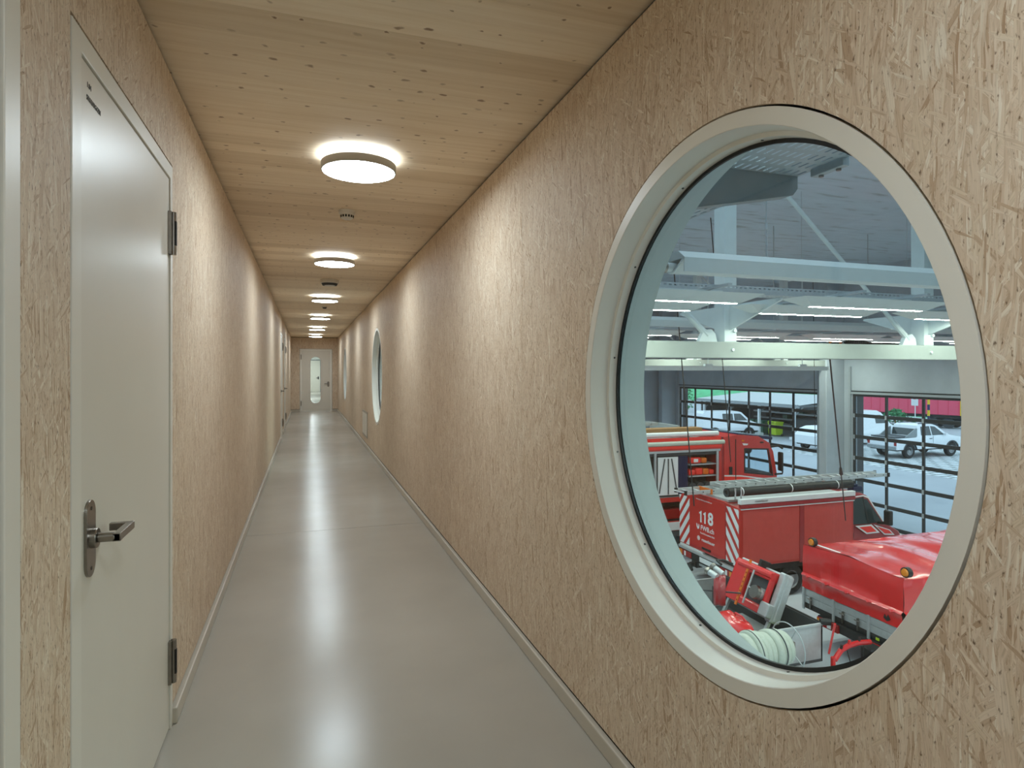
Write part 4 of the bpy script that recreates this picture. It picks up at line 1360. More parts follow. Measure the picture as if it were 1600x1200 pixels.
bag(5.14, 5.34, 2.04, 0.15, 'flred', 'equipment_bag'); bag(5.36, 5.58, 2.04, 0.19, 'flred', 'equipment_bag')
bag(5.60, 5.78, 2.04, 0.17, 'orange', 'equipment_bag'); bag(5.80, 5.95, 2.04, 0.14, 'flred', 'equipment_bag')
for x in (5.25, 5.50, 5.75):
    MB().cyl((x, -W + 0.1, 1.72), (x, -W + 0.45, 1.72), 0.12, n=18).cyl((x, -W + 0.07, 1.72), (x, -W + 0.1, 1.72), 0.05, n=12).build('air_cylinder', M['dgrey'], r)
MB().box(4.2, 4.9, -W + 0.08, -W + 0.5, 0.90, 1.16).build('toolbox', M['tail'], r, 0, 0.02)
MB().box(5.1, 5.7, -W + 0.08, -W + 0.5, 0.90, 1.22).build('toolbox', M['grey'], r, 0, 0.02)
MB().box(3.5, 6.1, -W - 0.03, -W + 0.02, 0.62, 0.84).build('tread_flap', M['refl'], r, 0, 0.01)
MB().box(3.5, 6.1, -W - 0.02, -W + 0.02, 0.45, 0.60).build('side_skirt', M['dgrey'], r, 0)
# roof stowage
MB().cyl((0.2, -W + 0.02, 2.94), (6.2, -W + 0.02, 2.94), 0.062, n=16).build('awning_tube', M['hose'], r, 30)
MB().box(0, 6.12, -W - 0.012, -W + 0.02, 2.80, 2.875).build('day_glow_band', M['flred'], r, 0)
MB().box(0.1, 6.15, -W + 0.06, -W + 0.12, 3.0, 3.09).build('roof_kerb', M['flred'], r, 0)
MB().cyl((0.2, -W + 0.16, 3.17), (6.1, -W + 0.16, 3.17), 0.07, n=16).build('pipe_case', M['refl'], r, 30)
MB().box(0.1, 5.7, -W + 0.3, -W + 0.62, 3.16, 3.33).build('timber_stack', M['wood'], r, 0, 0.01)
rl = MB().box(0.1, 4.6, -W + 0.8, -W + 0.83, 3.36, 3.46).box(0.1, 4.6, -W + 1.2, -W + 1.23, 3.36, 3.46)
for k in range(15):
    rl.box(0.3 + 0.29 * k, 0.33 + 0.29 * k, -W + 0.8, -W + 1.2, 3.39, 3.43)
rl.build('roof_ladder', M['galv'], r, 0)
for x in (0.6, 3.0, 5.2):
    MB().box(x - 0.04, x + 0.04, -W + 0.1, W - 0.2, 2.98, 3.16).box(x - 0.04, x + 0.04, -W + 0.7, W - 0.2, 3.16, 3.36).build('roof_bracket', M['galv'], r, 0)
# crew cab, a shell with real window openings
CX0, CX1 = 6.2, 8.0
cp = [(CX0, 0.55), (CX0, 3.06), (CX0 + 0.5, 3.12), (7.35, 3.06), (7.72, 2.86), (7.86, 2.6), (7.99, 1.95), (8.0, 0.55)]
wh = [(6.90, 2.08), (6.90, 2.70), (7.68, 2.66), (7.82, 1.96)]
for s_ in (-1, 1):
    MB().prism(cp, 'y', s_ * W, s_ * (W - 0.05), [wh]).build('cab_side', M['red'], r, 0)
    MB().prism([(6.86, 2.04), (6.86, 2.74), (7.70, 2.70), (7.87, 1.91)], 'y', s_ * (W + 0.004), s_ * (W - 0.02), [wh]).build('window_seal', M['black'], r, 0)
    MB().prism(wh, 'y', s_ * (W - 0.02), s_ * (W - 0.026)).build('cab_window', M['dglass'], r, 0)
    lo = [(CX0, 0.62), (CX0, 1.98), (6.75, 1.95), (7.97, 1.76), (8.0, 0.62)]
    MB().prism(lo, 'y', s_ * W, s_ * (W + 0.004)).build('day_glow_panel', M['flred'], r, 0)
    MB().prism([(CX0, 1.98), (6.75, 1.95), (7.97, 1.76), (7.97, 1.795), (6.75, 1.985), (CX0, 2.015)], 'y', s_ * W, s_ * (W + 0.006)).build('white_line', M['refl'], r, 0)
    MB().box(6.36, 6.46, s_ * W - 0.02, s_ * W + 0.02, 2.02, 2.24).build('door_handle', M['black'], r, 0)
    for x in (6.58,):
        MB().box(x - 0.012, x + 0.012, s_ * W - 0.008, s_ * W + 0.005, 0.6, 3.0).build('door_gap', M['under'], r, 0)
    a = MB().box(7.98, 8.05, s_ * (W + 0.12) - 0.09, s_ * (W + 0.12) + 0.09, 2.06, 2.60).build('mirror', M['black'], r, 0, 0.03)
    MB().tube([(7.78, s_ * (W - 0.02), 2.74), (7.95, s_ * (W + 0.1), 2.78), (8.07, s_ * (W + 0.14), 2.70)], 0.03, 8).tube([(7.92, s_ * (W - 0.02), 1.95), (8.07, s_ * (W + 0.12), 1.98), (8.07, s_ * (W + 0.14), 2.05)], 0.025, 8).build('mirror_arm', M['black'], a)
MB().box(CX0 - 0.06, CX0 + 0.03, -W + 0.02, W - 0.02, 0.6, 3.02).build('cab_back', M['dred'], r, 0)
MB().box(CX0, 7.98, -W + 0.04, W - 0.04, 0.55, 1.2).build('cab_floor', M['under'], r, 0)
MB().add([(CX0, -W, 3.06), (6.7, -W, 3.12), (7.35, -W, 3.06), (7.72, -W, 2.86), (CX0, W, 3.06), (6.7, W, 3.12), (7.35, W, 3.06), (7.72, W, 2.86)], [(0, 1, 5, 4), (1, 2, 6, 5), (2, 3, 7, 6)]).build('cab_roof', M['red'], r, 0)
MB().add([(8.0, -W, 0.55), (7.99, -W, 1.95), (7.99, W, 1.95), (8.0, W, 0.55)], [(0, 1, 2, 3)]).build('cab_front', M['red'], r, 0)
MB().add([(7.985, -W + 0.05, 1.97), (7.73, -W + 0.05, 2.85), (7.73, W - 0.05, 2.85), (7.985, W - 0.05, 1.97)], [(0, 1, 2, 3)]).build('windscreen', M['dglass'], r, 0)
MB().box(6.7, 7.86, -W + 0.02, W - 0.02, 3.07, 3.16).warp(lambda x, y, z: (x, y, z - 0.24 * max(0, x - 7.3))).build('light_bar', M['bluebar'], r, 0, 0.02)
MB().prism([(6.60, 1.2), (6.85, 1.2), (6.82, 1.7), (7.1, 1.75), (7.1, 1.2), (7.2, 1.2), (7.2, 1.85), (6.9, 1.9), (6.85, 2.4), (6.7, 2.4)], 'y', -1.0, -0.55).build('seat', M['dgrey'], r, 0, 0.02)
MB().box(7.5, 7.95, -1.1, 1.1, 1.6, 1.98).build('dashboard', M['under'], r, 0, 0.05)
MB().lathe([(0.21, -0.015), (0.24, -0.015), (0.24, 0.015), (0.21, 0.015)], (7.35, 0.6, 2.08), 'x', 24, True).build('steering_wheel', M['black'], r)
MB().lathe([(0.0, -0.02), (0.14, -0.02), (0.14, 0.02), (0, 0.02)], (7.30, -0.75, 2.66), 'y', 20).warp(lambda x, y, z: (x + (x - 7.30) * 0.3, y, z - 0.35 * (x - 7.30))).build('sun_visor', M['dgrey'], r)
text('FWB.ch', (7.35, -W - 0.006, 1.64), 0.21, '-y', M['refl'], r, bold=0.002)
MB().prism([(6.83, 1.55), (6.92, 1.52), (6.98, 1.6), (7.0, 1.75), (6.94, 1.72), (6.91, 1.62), (6.87, 1.64), (6.86, 1.74), (6.8, 1.68)], 'y', -W - 0.007, -W).build('emblem', M['refl'], r, 0)
MB().prism([(6.80, 2.88), (7.0, 2.86), (6.97, 2.82), (6.84, 2.82)], 'y', -W - 0.006, -W).build('emblem', M['refl'], r, 0)
MB().box(6.78, 6.86, -W - 0.01, -W, 2.93, 2.97).build('side_marker', M['amber'], r, 0)
MB().box(7.4, 7.52, -W - 0.01, -W, 2.86, 2.90).build('side_marker', M['black'], r, 0)
for x in (1.6, 7.1):
    for s_ in (-1, 1):
        wheel(r, x, s_ * (W - 0.18), 0.48, 0.3, side=s_)
MB().box(0.2, 7.9, -0.6, 0.6, 0.35, 0.6).build('chassis', M['under'], r, 0)

# ---- pump trailer in the foreground
r = tag(empty('pump_trailer', (6.75, 8.6, HF)), 'small aluminium box trailer carrying the red pump below the window', 'trailer')
BX0, BX1, BY0, BY1, BZ0, BZ1 = -0.20, 0.82, -1.0, 1.35, 0.46, 1.0
MB().box(BX1 - 0.03, BX1, BY0, BY1, BZ0, BZ1).build('side_panel', M['dgrey'], r, 0)
MB().box(BX0, BX0 + 0.03, BY0, BY1, BZ0, BZ1 - 0.12).build('side_panel', M['dgrey'], r, 0)
MB().box(BX0, BX1, BY0, BY0 + 0.03, BZ0, BZ1).build('front_panel', M['alu'], r, 0, 0.008)
MB().box(BX0, BX1, BY1 - 0.03, BY1, BZ0, BZ1).build('end_panel', M['alu'], r, 0)
MB().box(BX0, BX1, BY0, BY1, BZ0 - 0.04, BZ0).build('trailer_floor', M['dgrey'], r, 0)
MB().tube([(BX1 + 0.005, BY0, BZ1), (BX1 + 0.005, BY1, BZ1)], 0.02, 8).build('top_rail', M['black'], r)
MB().box(BX0 - 0.01, BX1, BY0 - 0.02, BY0 + 0.01, BZ1 - 0.02, BZ1 + 0.02).build('top_rail', M['alu'], r, 0, 0.006)
MB().cyl((BX1 - 0.03, BY0 + 0.02, BZ1 + 0.03), (BX1 + 0.10, BY0 - 0.06, BZ1 + 0.03), 0.05, n=14).build('rubber_buffer', M['black'], r)
MB().cyl((BX1 + 0.01, 0.0, BZ1 + 0.02), (BX1 + 0.01, 0.0, BZ1 + 0.09), 0.03, n=10).build('rubber_buffer', M['black'], r)
for x, s_ in ((BX0 - 0.14, -1), (BX1 + 0.14, 1)):
    t_ = MB().lathe([(0.17, -0.08), (0.27, -0.08), (0.30, -0.05), (0.30, 0.05), (0.27, 0.08), (0.17, 0.08)], (0, 0, 0), 'x', 30, True).build('wheel', M['tyre'], r, 30)
    t_.location = (x, 0.8, 0.30)
    MB().cyl((-0.06, 0, 0), (0.06, 0, 0), 0.175, n=24).build('rim', M['rim'], t_)
MB().box(-0.2, 0.82, 0.72, 0.88, 0.25, 0.42).build('axle', M['under'], r, 0)
# drawbar head: red upright, lever, coupling and hitch arm
MB().box(0.72, 0.78, BY0 - 0.30, BY0 - 0.24, 0.1, 0.62).box(0.66, 0.96, BY0 - 0.50, BY0 - 0.22, 0.05, 0.46).build('drawbar_head', M['tarp'], r, 0, 0.02)
MB().cyl((0.60, BY0 - 0.38, 0.36), (0.84, BY0 - 0.50, 0.36), 0.085, n=18).build('coupling', M['black'], r)
cp_ = MB()
for k in range(3):
    q = 0.04 + 0.06 * k
    a_ = Vector((0.60, BY0 - 0.38, 0.36)); b_2 = Vector((0.84, BY0 - 0.50, 0.36))
    cp_.cyl(a_ + (b_2 - a_) * (0.1 + 0.26 * k), a_ + (b_2 - a_) * (0.2 + 0.26 * k), 0.095, n=18)
cp_.build('coupling_rings', M['alu'], r)
MB().obox((0.84, BY0 - 0.10, 0.58), (0.90, BY0 - 0.16, 1.05), 0.05, 0.03).build('brake_lever', M['tarp'], r, 0)
arm = [(0.80, BY0 - 0.25, 0.55), (0.95, BY0 - 0.22, 0.66), (1.12, BY0 - 0.2, 0.70), (1.32, BY0 - 0.2, 0.72), (1.55, BY0 - 0.2, 0.70)]
ar = MB().tube(arm, 0.04, 8).build('hitch_arm', M['tarp'], r)
for k, p in enumerate(arm[1:4]):
    MB().cyl(p, (p[0], p[1] - 0.02, p[2] + 0.09), 0.02, n=8).build('arm_stud', M['tarp'] if k % 2 else M['black'], ar)
MB().box(1.46, 1.72, BY0 - 0.30, BY0 - 0.10, 0.42, 0.62).build('hitch_block', M['black'], r, 0, 0.02)
MB().tube([(1.05, BY0 - 0.24, 0.66), (1.10, BY0 - 0.26, 0.46), (1.22, BY0 - 0.26, 0.40), (1.34, BY0 - 0.26, 0.47), (1.38, BY0 - 0.24, 0.68)], 0.008, 6).build('breakaway_cable', M['black'], r)

# ---- the portable pump leaning in the trailer
r = tag(empty('portable_pump', (7.04, 8.64, HF + 0.95)), 'red portable pump with orange strap leaning back on the small trailer', 'pump')
dx_, dz_ = 0.29, 0.65
L_ = math.hypot(dx_, dz_)
ux, uz = dx_ / L_, dz_ / L_
def tl(a, y, d):
    """a up along the leaning face, d out of the face towards the corridor"""
    return (ux * a - uz * d, y, uz * a + ux * d - 0.02)
def lean(mb):
    return mb.warp(lambda a, y, d: tl(a, y, d))
lean(MB().box(-0.03, L_ + 0.03, -0.56, 0.56, -0.16, -0.02)).build('carrying_frame', M['alu'], r, 0, 0.02)
lean(MB().box(-0.05, L_ + 0.05, -0.55, -0.43, -0.14, 0.04)).build('frame_cheek', M['alu'], r, 0, 0.02)
lean(MB().prism([(0.0, -0.42), (0.0, 0.52), (L_, 0.50), (L_, -0.42)], 'z', -0.02, 0.14, [[(0.14, -0.36), (L_ - 0.16, -0.36), (L_ - 0.16, 0.12), (0.14, 0.12)]])).build('pump_cover', M['tarp'], r, 0, 0.03, 3)
lean(MB().box(0.14, L_ - 0.16, -0.42, 0.12, -0.02, 0.05)).build('engine_bay', M['dgrey'], r, 0)
lean(MB().cyl((L_ - 0.07, 0.4, 0.12), (L_ - 0.07, -0.40, 0.12), 0.055, n=14)).build('cover_roll', M['tarp'], r)
st_ = lean(MB().box(-0.04, L_ + 0.04, 0.13, 0.18, 0.135, 0.15)).build('strap', M['orange'], r, 0)
for k in range(9):
    lean(MB().box(0.03 + 0.08 * k, 0.055 + 0.08 * k, 0.145, 0.165, 0.15, 0.154)).build('strap_hole', M['tail'], st_, 0)
lean(MB().cyl((0.30, -0.26, 0.02), (0.30, -0.26, 0.20), 0.10, n=20)).build('suction_port', M['alu'], r)
lean(MB().cyl((0.30, -0.26, 0.20), (0.30, -0.26, 0.26), 0.115, 0.105, n=20)).build('port_ring', M['steel'], r)
lean(MB().cyl((0.05, -0.10, 0.24), (0.62, -0.10, 0.24), 0.016, n=10).cyl((0.33, -0.26, 0.24), (0.33, -0.08, 0.24), 0.012, n=8)).build('crank_handle', M['alu'], r)
lean(MB().box(0.0, 0.22, -0.56, -0.36, 0.03, 0.16)).build('gear_casing', M['alu'], r, 0, 0.02)
lean(MB().box(L_ - 0.02, L_ + 0.12, -0.05, 0.02, -0.1, 0.1)).build('carry_grip', M['black'], r, 0, 0.01)
MB().box(-0.22, 0.33, -0.58, 0.58, -0.42, -0.36).obox((-0.2, -0.5, -0.4), (0.02, -0.5, 0.0), 0.05, 0.05).obox((-0.2, 0.5, -0.4), (0.02, 0.5, 0.0), 0.05, 0.05).build('support_frame', M['alu'], r, 0)

# ---- white hose on its reel
r = tag(empty('hose_reel', (6.12, 7.20, -2.46)), 'cream fire hose wound on a reel with crank wheel below the window', 'hose reel')
pf = [(0.06, -0.685)]
for k in range(10):
    x = -0.675 + 0.105 * k
    rr = 0.235 + 0.02 * math.sin(k * 1.9) + (0.012 * k if k < 4 else 0.04 - 0.006 * (k - 4))
    pf += [(rr - 0.016, x), (rr, x + 0.018), (rr + 0.004, x + 0.05), (rr, x + 0.085), (rr - 0.016, x + 0.102)]
pf += [(0.06, 0.38)]
MB().lathe(pf, (0, 0, 0), 'x', 48).build('wound_hose', M['hose'], r, 50)
for x in (-0.40, -0.22, 0.19):
    rr = max(q[0] for q in pf if abs(q[1] - x) < 0.08) + 0.003
    MB().lathe([(rr - 0.01, x - 0.008), (rr, x - 0.006), (rr, x + 0.006), (rr - 0.01, x + 0.008)], (0, 0, 0), 'x', 48).build('hose_strap', M['dgrey'], r)
cw = MB().tube([(0.42, 0.33 * math.cos(2 * PI * k / 40), 0.33 * math.sin(2 * PI * k / 40)) for k in range(40)], 0.009, 6, True).build('crank_wheel', M['galv'], r)
for k in range(4):
    a = 2 * PI * k / 4 + 0.5
    MB().obox((0.42, 0, 0), (0.42, 0.33 * math.cos(a), 0.33 * math.sin(a)), 0.012, 0.012).build('spoke', M['galv'], cw, 0)
MB().cyl((0.38, 0, 0), (0.50, 0, 0), 0.05, n=16).box(0.42, 0.52, -0.04, 0.04, -0.02, 0.06).build('axle_hub', M['steel'], r)
for x in (-0.70, 0.39):
    MB().obox((x, 0.0, 0.0), (x, 0.24, -0.52), 0.04, 0.04).obox((x, 0.24, -0.52), (x, -0.2, -0.52), 0.04, 0.04).build('reel_stand', M['galv'], r, 0)
MB().box(-0.72, 0.45, -0.25, 0.30, -0.98, -0.54).build('reel_base', M['dgrey'], r, 0, 0.02)

# ---- red hose roll and red bag beside the trailer
r = tag(empty('red_hose_roll', (6.34, 8.47, -2.05), -0.66), 'red rolled hose with metal couplings at the lower left of the window', 'hose')
MB().lathe([(0.08, -0.09), (0.23, -0.09), (0.25, -0.06), (0.238, -0.02), (0.25, 0.02), (0.245, 0.06), (0.23, 0.09), (0.08, 0.09)], (0, 0, 0), 'x', 40, True).build('hose_coil', M['dred'], r, 30)
for p, q in (((0.05, 0.0, 0.25), (-0.08, 0.10, 0.31)), ((-0.04, -0.10, 0.23), (-0.16, 0.0, 0.27))):
    MB().cyl(p, q, 0.05, n=14).build('coupling', M['alu'], r)
    MB().cyl(q, Vector(q) + (Vector(q) - Vector(p)) * 0.35, 0.062, n=14).build('coupling_ring', M['steel'], r)
MB().tube([(0.02, 0.16, 0.36), (-0.05, 0.3, 0.38), (0.05, 0.42, 0.36), (0.2, 0.45, 0.30)], 0.02, 8).build('hose_tail', M['black'], r)
MB().obox((-0.1, 0.14, 0.0), (-0.1, 0.14, -1.37), 0.04, 0.04).obox((0.32, -0.12, 0.02), (-0.3, -0.12, 0.0), 0.02, 0.02).box(-0.18, 0.16, -0.10, 0.10, -1.37, -0.90).build('hose_cradle', M['dgrey'], r, 0)
r = tag(empty('red_bag', (6.2, 7.98, -2.46)), 'shiny red bag with folds left of the cream hose reel', 'bag')
g = MB()
n1_, n2_ = 20, 14
vs_ = []
for i in range(n1_ + 1):
    for j in range(n2_):
        a = 2 * PI * j / n2_
        t = -1 + 2 * i / n1_
        rr = math.sqrt(max(0.02, 1 - t * t)) ** 0.8
        d = 1 + 0.16 * noise.noise(Vector((t * 3, math.cos(a) * 1.5, math.sin(a) * 1.5)))
        vs_.append((0.24 * rr * d * math.cos(a), 0.42 * t, 0.22 * rr * d * math.sin(a)))
g.add(vs_, [(i * n2_ + j, i * n2_ + (j + 1) % n2_, (i + 1) * n2_ + (j + 1) % n2_, (i + 1) * n2_ + j) for i in range(n1_) for j in range(n2_)])
g.add([], []).build('bag_body', M['tarp'], r, 60)
MB().tube([(0.05, -0.25, 0.19), (0.02, -0.2, 0.25), (0.02, -0.05, 0.25), (0.05, 0.0, 0.19)], 0.015, 6).build('bag_handle', M['tarp'], r)
MB().box(-0.25, 0.25, -0.3, 0.3, -0.96, -0.18).build('bag_crate', M['dgrey'], r, 0, 0.02)

r = tag(empty('yellow_cloth', (7.30, 7.83, HF + 0.461)), 'crumpled yellow cloth lying inside the small box trailer', 'cloth')
g = MB()
vs_ = []
for i in range(15):
    for j in range(19):
        x = -0.2 + 0.4 * i / 14; y = -0.17 + 0.34 * j / 18
        e_ = max(0.0, 1 - (x / 0.2) ** 2) * max(0.0, 1 - (y / 0.17) ** 2)
        vs_.append((x, y, 0.004 + 0.40 * e_ * (0.6 + 0.7 * abs(noise.noise(Vector((x * 8, y * 8, 2.2)))))))
g.add(vs_, [(i * 19 + j, (i + 1) * 19 + j, (i + 1) * 19 + j + 1, i * 19 + j + 1) for i in range(14) for j in range(18)])
g.build('cloth_sheet', M['lime'], r, 60)

# ================================================================== OUTSIDE THE DOORS
struct(MB().box(HX + 0.45, 120, -60, 130, HF - 0.2, HF - 0.01).build('ground', M['asph'], None, 0))
struct(MB().box(28.0, 40.0, 14.0, 31.0, HF - 0.011, HF - 0.004).build('ground_pavers', M['paver'], None, 0))

def car(root, L, Wd, prof, glass, wr_, wx, m, arch=True):
    """body from a side profile with wheel arches, windows, lamps, wheels"""
    lo = min(p[1] for p in prof)
    poly = []
    for x in wx:
        pass
    bottom = []
    for x in sorted(wx):
        R = wr_ * 1.18
        for k in range(13):
            a = PI - PI * k / 12
            z = wr_ + R * math.sin(a)
            bottom.append((x + R * math.cos(a), max(z, lo)))
    poly = [(prof[0][0], lo)] + bottom + [(prof[-1][0], lo)] + list(reversed(prof))
    out = []
    for q in poly:
        if not out or abs(q[0] - out[-1][0]) + abs(q[1] - out[-1][1]) > 1e-5:
            out.append(q)
    def tp(x, y, z):
        k = 1.0 - 0.24 * max(0.0, (z - 1.0)) / 0.8
        return (x, y * k, z)
    hw = Wd / 2
    MB().prism(out, 'y', -hw, hw).warp(tp).build('car_body', M[m], root, 25, 0.03)
    for s_ in (-1, 1):
        for g_ in glass:
            MB().prism(g_, 'y', s_ * hw, s_ * (hw + 0.01)).warp(tp).build('side_window', M['tint'], root, 0)
        for x in wx:
            wheel(root, x, s_ * (hw - 0.14), wr_, 0.24, side=s_)
            MB().lathe([(wr_ * 1.16, -0.03), (wr_ * 1.3, -0.03), (wr_ * 1.3, 0.03), (wr_ * 1.16, 0.03)], (x, s_ * hw, wr_), 'y', 28, True).warp(lambda x_, y_, z_: (x_, y_, max(z_, lo))).build('wheel_arch', M['dgrey'], root, 30)
    MB().box(prof[0][0] + 0.1, prof[-1][0] - 0.1, -hw + 0.1, hw - 0.1, lo - 0.08, lo + 0.25).build('underbody', M['under'], root, 0)

# white pickup with its right side to the hall
r = tag(empty('pickup_truck', (31.15, 27.0, HF)), 'white pickup truck parked outside the right-hand glazed door', 'car')
prof = [(0.0, 0.55), (0.0, 1.05), (0.05, 1.12), (1.55, 1.16), (1.62, 1.20), (1.80, 1.80), (2.0, 1.86), (2.95, 1.86), (3.25, 1.78), (3.95, 1.28), (4.2, 1.22), (5.05, 1.08), (5.22, 0.95), (5.25, 0.5)]
gl = [[(1.92, 1.26), (2.02, 1.74), (2.70, 1.76), (2.70, 1.24)], [(2.78, 1.24), (2.78, 1.76), (3.12, 1.72), (3.72, 1.26)]]
car(r, 5.25, 1.9, prof, gl, 0.40, (1.02, 4.25), 'vwhite')
MB().prism([(1.62, 1.22), (1.70, 1.62), (1.76, 1.60), (1.70, 1.2)], 'y', -0.72, 0.72).build('rear_window', M['tint'], r, 0)
MB().prism([(0.75, 1.17), (1.55, 1.66), (1.66, 1.66), (1.62, 1.17)], 'y', -0.86, -0.80).build('roll_bar', M['grey'], r, 0, 0.01)
MB().prism([(0.75, 1.17), (1.55, 1.66), (1.66, 1.66), (1.62, 1.17)], 'y', 0.80, 0.86).build('roll_bar', M['grey'], r, 0, 0.01)
MB().box(0.06, 1.55, -0.78, 0.78, 1.14, 1.20).build('bed_cover', M['dgrey'], r, 0, 0.01)
MB().box(-0.10, 0.08, -0.9, 0.9, 0.48, 0.68).build('rear_bumper', M['grey'], r, 0, 0.03)
for s_ in (-1, 1):
    MB().box(-0.02, 0.12, s_ * 0.86 - 0.08, s_ * 0.86 + 0.08, 0.72, 1.06).build('tail_lamp', M['tail'], r, 0, 0.02)
    MB().box(2.0, 3.1, s_ * 0.62 - 0.02, s_ * 0.62 + 0.02, 1.88, 1.93).build('roof_rail', M['dgrey'], r, 0)
    MB().box(3.55, 3.72, s_ * 1.02 - 0.08, s_ * 1.02 + 0.08, 1.22, 1.36).build('mirror', M['vwhite'], r, 0, 0.02)
    MB().box(2.76, 2.775, s_ * 0.948 - 0.004, s_ * 0.948 + 0.006, 0.62, 1.2).build('door_gap', M['dgrey'], r, 0)
    MB().box(2.5, 2.68, s_ * 0.95 - 0.01, s_ * 0.95 + 0.012, 1.05, 1.09).build('door_handle', M['dgrey'], r, 0)

# white delivery van behind the pickup
r = tag(empty('delivery_van', (33.6, 33.2, HF)), 'white van standing behind the pickup outside the right-hand glazed door', 'van')
prof = [(0.0, 0.5), (0.0, 2.1), (0.15, 2.25), (3.6, 2.25), (3.95, 2.1), (4.55, 1.35), (5.15, 1.05), (5.25, 0.5)]
car(r, 5.25, 1.95, prof, [[(3.3, 1.4), (3.3, 1.95), (3.85, 1.95), (4.3, 1.4)]], 0.34, (1.0, 4.3), 'vwhite')
r.location = (33.0, 32.75, HF)

# white van and cars seen through the left-hand door
r = tag(empty('parked_van', (27.9, 39.75, HF)), 'white van parked by the green bank outside the left-hand glazed door', 'van')
prof = [(0.0, 0.5), (0.0, 1.75), (0.15, 1.92), (2.7, 1.92), (3.0, 1.85), (3.6, 1.25), (4.25, 1.0), (4.35, 0.5)]
car(r, 4.35, 1.8, prof, [[(1.5, 1.25), (1.5, 1.75), (2.3, 1.75), (2.3, 1.25)], [(2.4, 1.25), (2.4, 1.75), (2.9, 1.75), (3.4, 1.25)]], 0.33, (0.85, 3.5), 'vwhite')
r.rotation_euler = (0, 0, -0.2)
r = tag(empty('parked_car', (29.1, 30.6, HF)), 'white car beside the concrete column outside the left-hand glazed door', 'car')
prof = [(0.0, 0.45), (0.0, 0.95), (0.35, 1.35), (0.8, 1.48), (2.2, 1.48), (2.9, 1.05), (3.8, 0.88), (4.1, 0.45)]
car(r, 4.1, 1.75, prof, [[(0.7, 1.0), (0.8, 1.4), (1.5, 1.42), (1.5, 1.0)], [(1.58, 1.0), (1.58, 1.42), (2.1, 1.4), (2.6, 1.0)]], 0.32, (0.75, 3.3), 'vwhite')

# open shelter with corrugated roof
r = tag(empty('open_shelter', (33.0, 34.8, HF)), 'open shelter with a pale corrugated roof outside the left-hand glazed door', 'shelter')
g = MB()
vs_ = []
NY = 108
for i in range(NY + 1):
    yy = 12.0 * i / NY
    dz = 0.05 if i % 2 else 0.0
    sk = 0.0
    vs_ += [(-0.4, yy, 2.50 + dz), (5.2, yy, 3.0 + dz)]
g.add(vs_, [(2 * i, 2 * i + 2, 2 * i + 3, 2 * i + 1) for i in range(NY)]).build('corrugated_roof', M['roofs'], r, 0)
MB().box(-0.45, -0.35, 0, 12.0, 2.30, 2.50).build('gutter', M['grey'], r, 0)
MB().box(4.9, 5.1, 0, 12, 0, 2.85).build('back_wall', M['dgrey'], r, 0)
MB().box(0, 5.0, 11.7, 11.9, 0, 2.5).build('end_wall', M['dgrey'], r, 0)
for yy in (0.9, 4.5, 8.0, 11.4):
    p = MB().box(-0.08, 0.08, yy - 0.08, yy + 0.08, 0, 2.3).build('post', M['refl'], r, 0)
    MB().box(-0.22, 0.22, yy - 0.22, yy + 0.22, 0, 0.2).build('post_footing', M['refl'], p, 0)
    MB().obox((0, yy, 1.7), (0.9, yy, 2.45), 0.1, 0.1).build('brace', M['grey'], r, 0)
    MB().box(0, 4.9, yy - 0.06, yy + 0.06, 2.3, 2.48).build('rafter', M['grey'], r, 0)
lum = MB()
for k in range(4):
    z = 0.5 + 0.5 * k
    MB().box(3.2, 4.4, 1.8, 9.0, z, z + 0.12).build('shelf_board', M['grey'] if k % 2 else M['roofs'], r, 0)
for k in range(8):
    MB().box(3.3, 4.2, 2.0 + 0.8 * k, 2.5 + 0.8 * k, 0.62 + 0.5 * (k % 3), 0.9 + 0.5 * (k % 3)).build('stacked_crate', M['dgrey'] if k % 2 else M['bingreen'], r, 0)
MB().box(1.4, 3.0, 0.3, 2.4, 0.0, 1.4).build('covered_machine', M['dgrey'], r, 0, 0.1)

# wheeled bins
def bin_(x, y, m, label):
    r = tag(empty('wheeled_bin', (x, y, HF)), label, 'bin', 'wheeled bins outside the left door')
    MB().prism([(-0.30, 0.1), (0.30, 0.1), (0.38, 1.0), (-0.38, 1.0)], 'y', -0.4, 0.4).build('bin_body', M[m], r, 0, 0.02)
    MB().prism([(-0.40, 1.0), (0.42, 1.0), (0.38, 1.08), (-0.30, 1.12)], 'y', -0.43, 0.43).build('bin_lid', M[m], r, 0, 0.02)
    for s_ in (-1, 1):
        MB().cyl((0.25, s_ * 0.36, 0.1), (0.25, s_ * 0.44, 0.1), 0.1, n=14).build('bin_wheel', M['tyre'], r)
    MB().cyl((-0.42, -0.3, 1.02), (-0.42, 0.3, 1.02), 0.02, n=8).build('bin_handle', M['black'], r)
bin_(33.7, 38.35, 'lime', 'lime yellow wheeled bin outside the left-hand glazed door')
bin_(33.7, 39.75, 'bingreen', 'dark green wheeled bin directly left of the lime bin')
bin_(33.7, 40.85, 'bingreen', 'dark green wheeled bin, second to the left of the lime bin')
bin_(33.7, 41.95, 'bingreen', 'dark green wheeled bin farthest left of the lime bin')

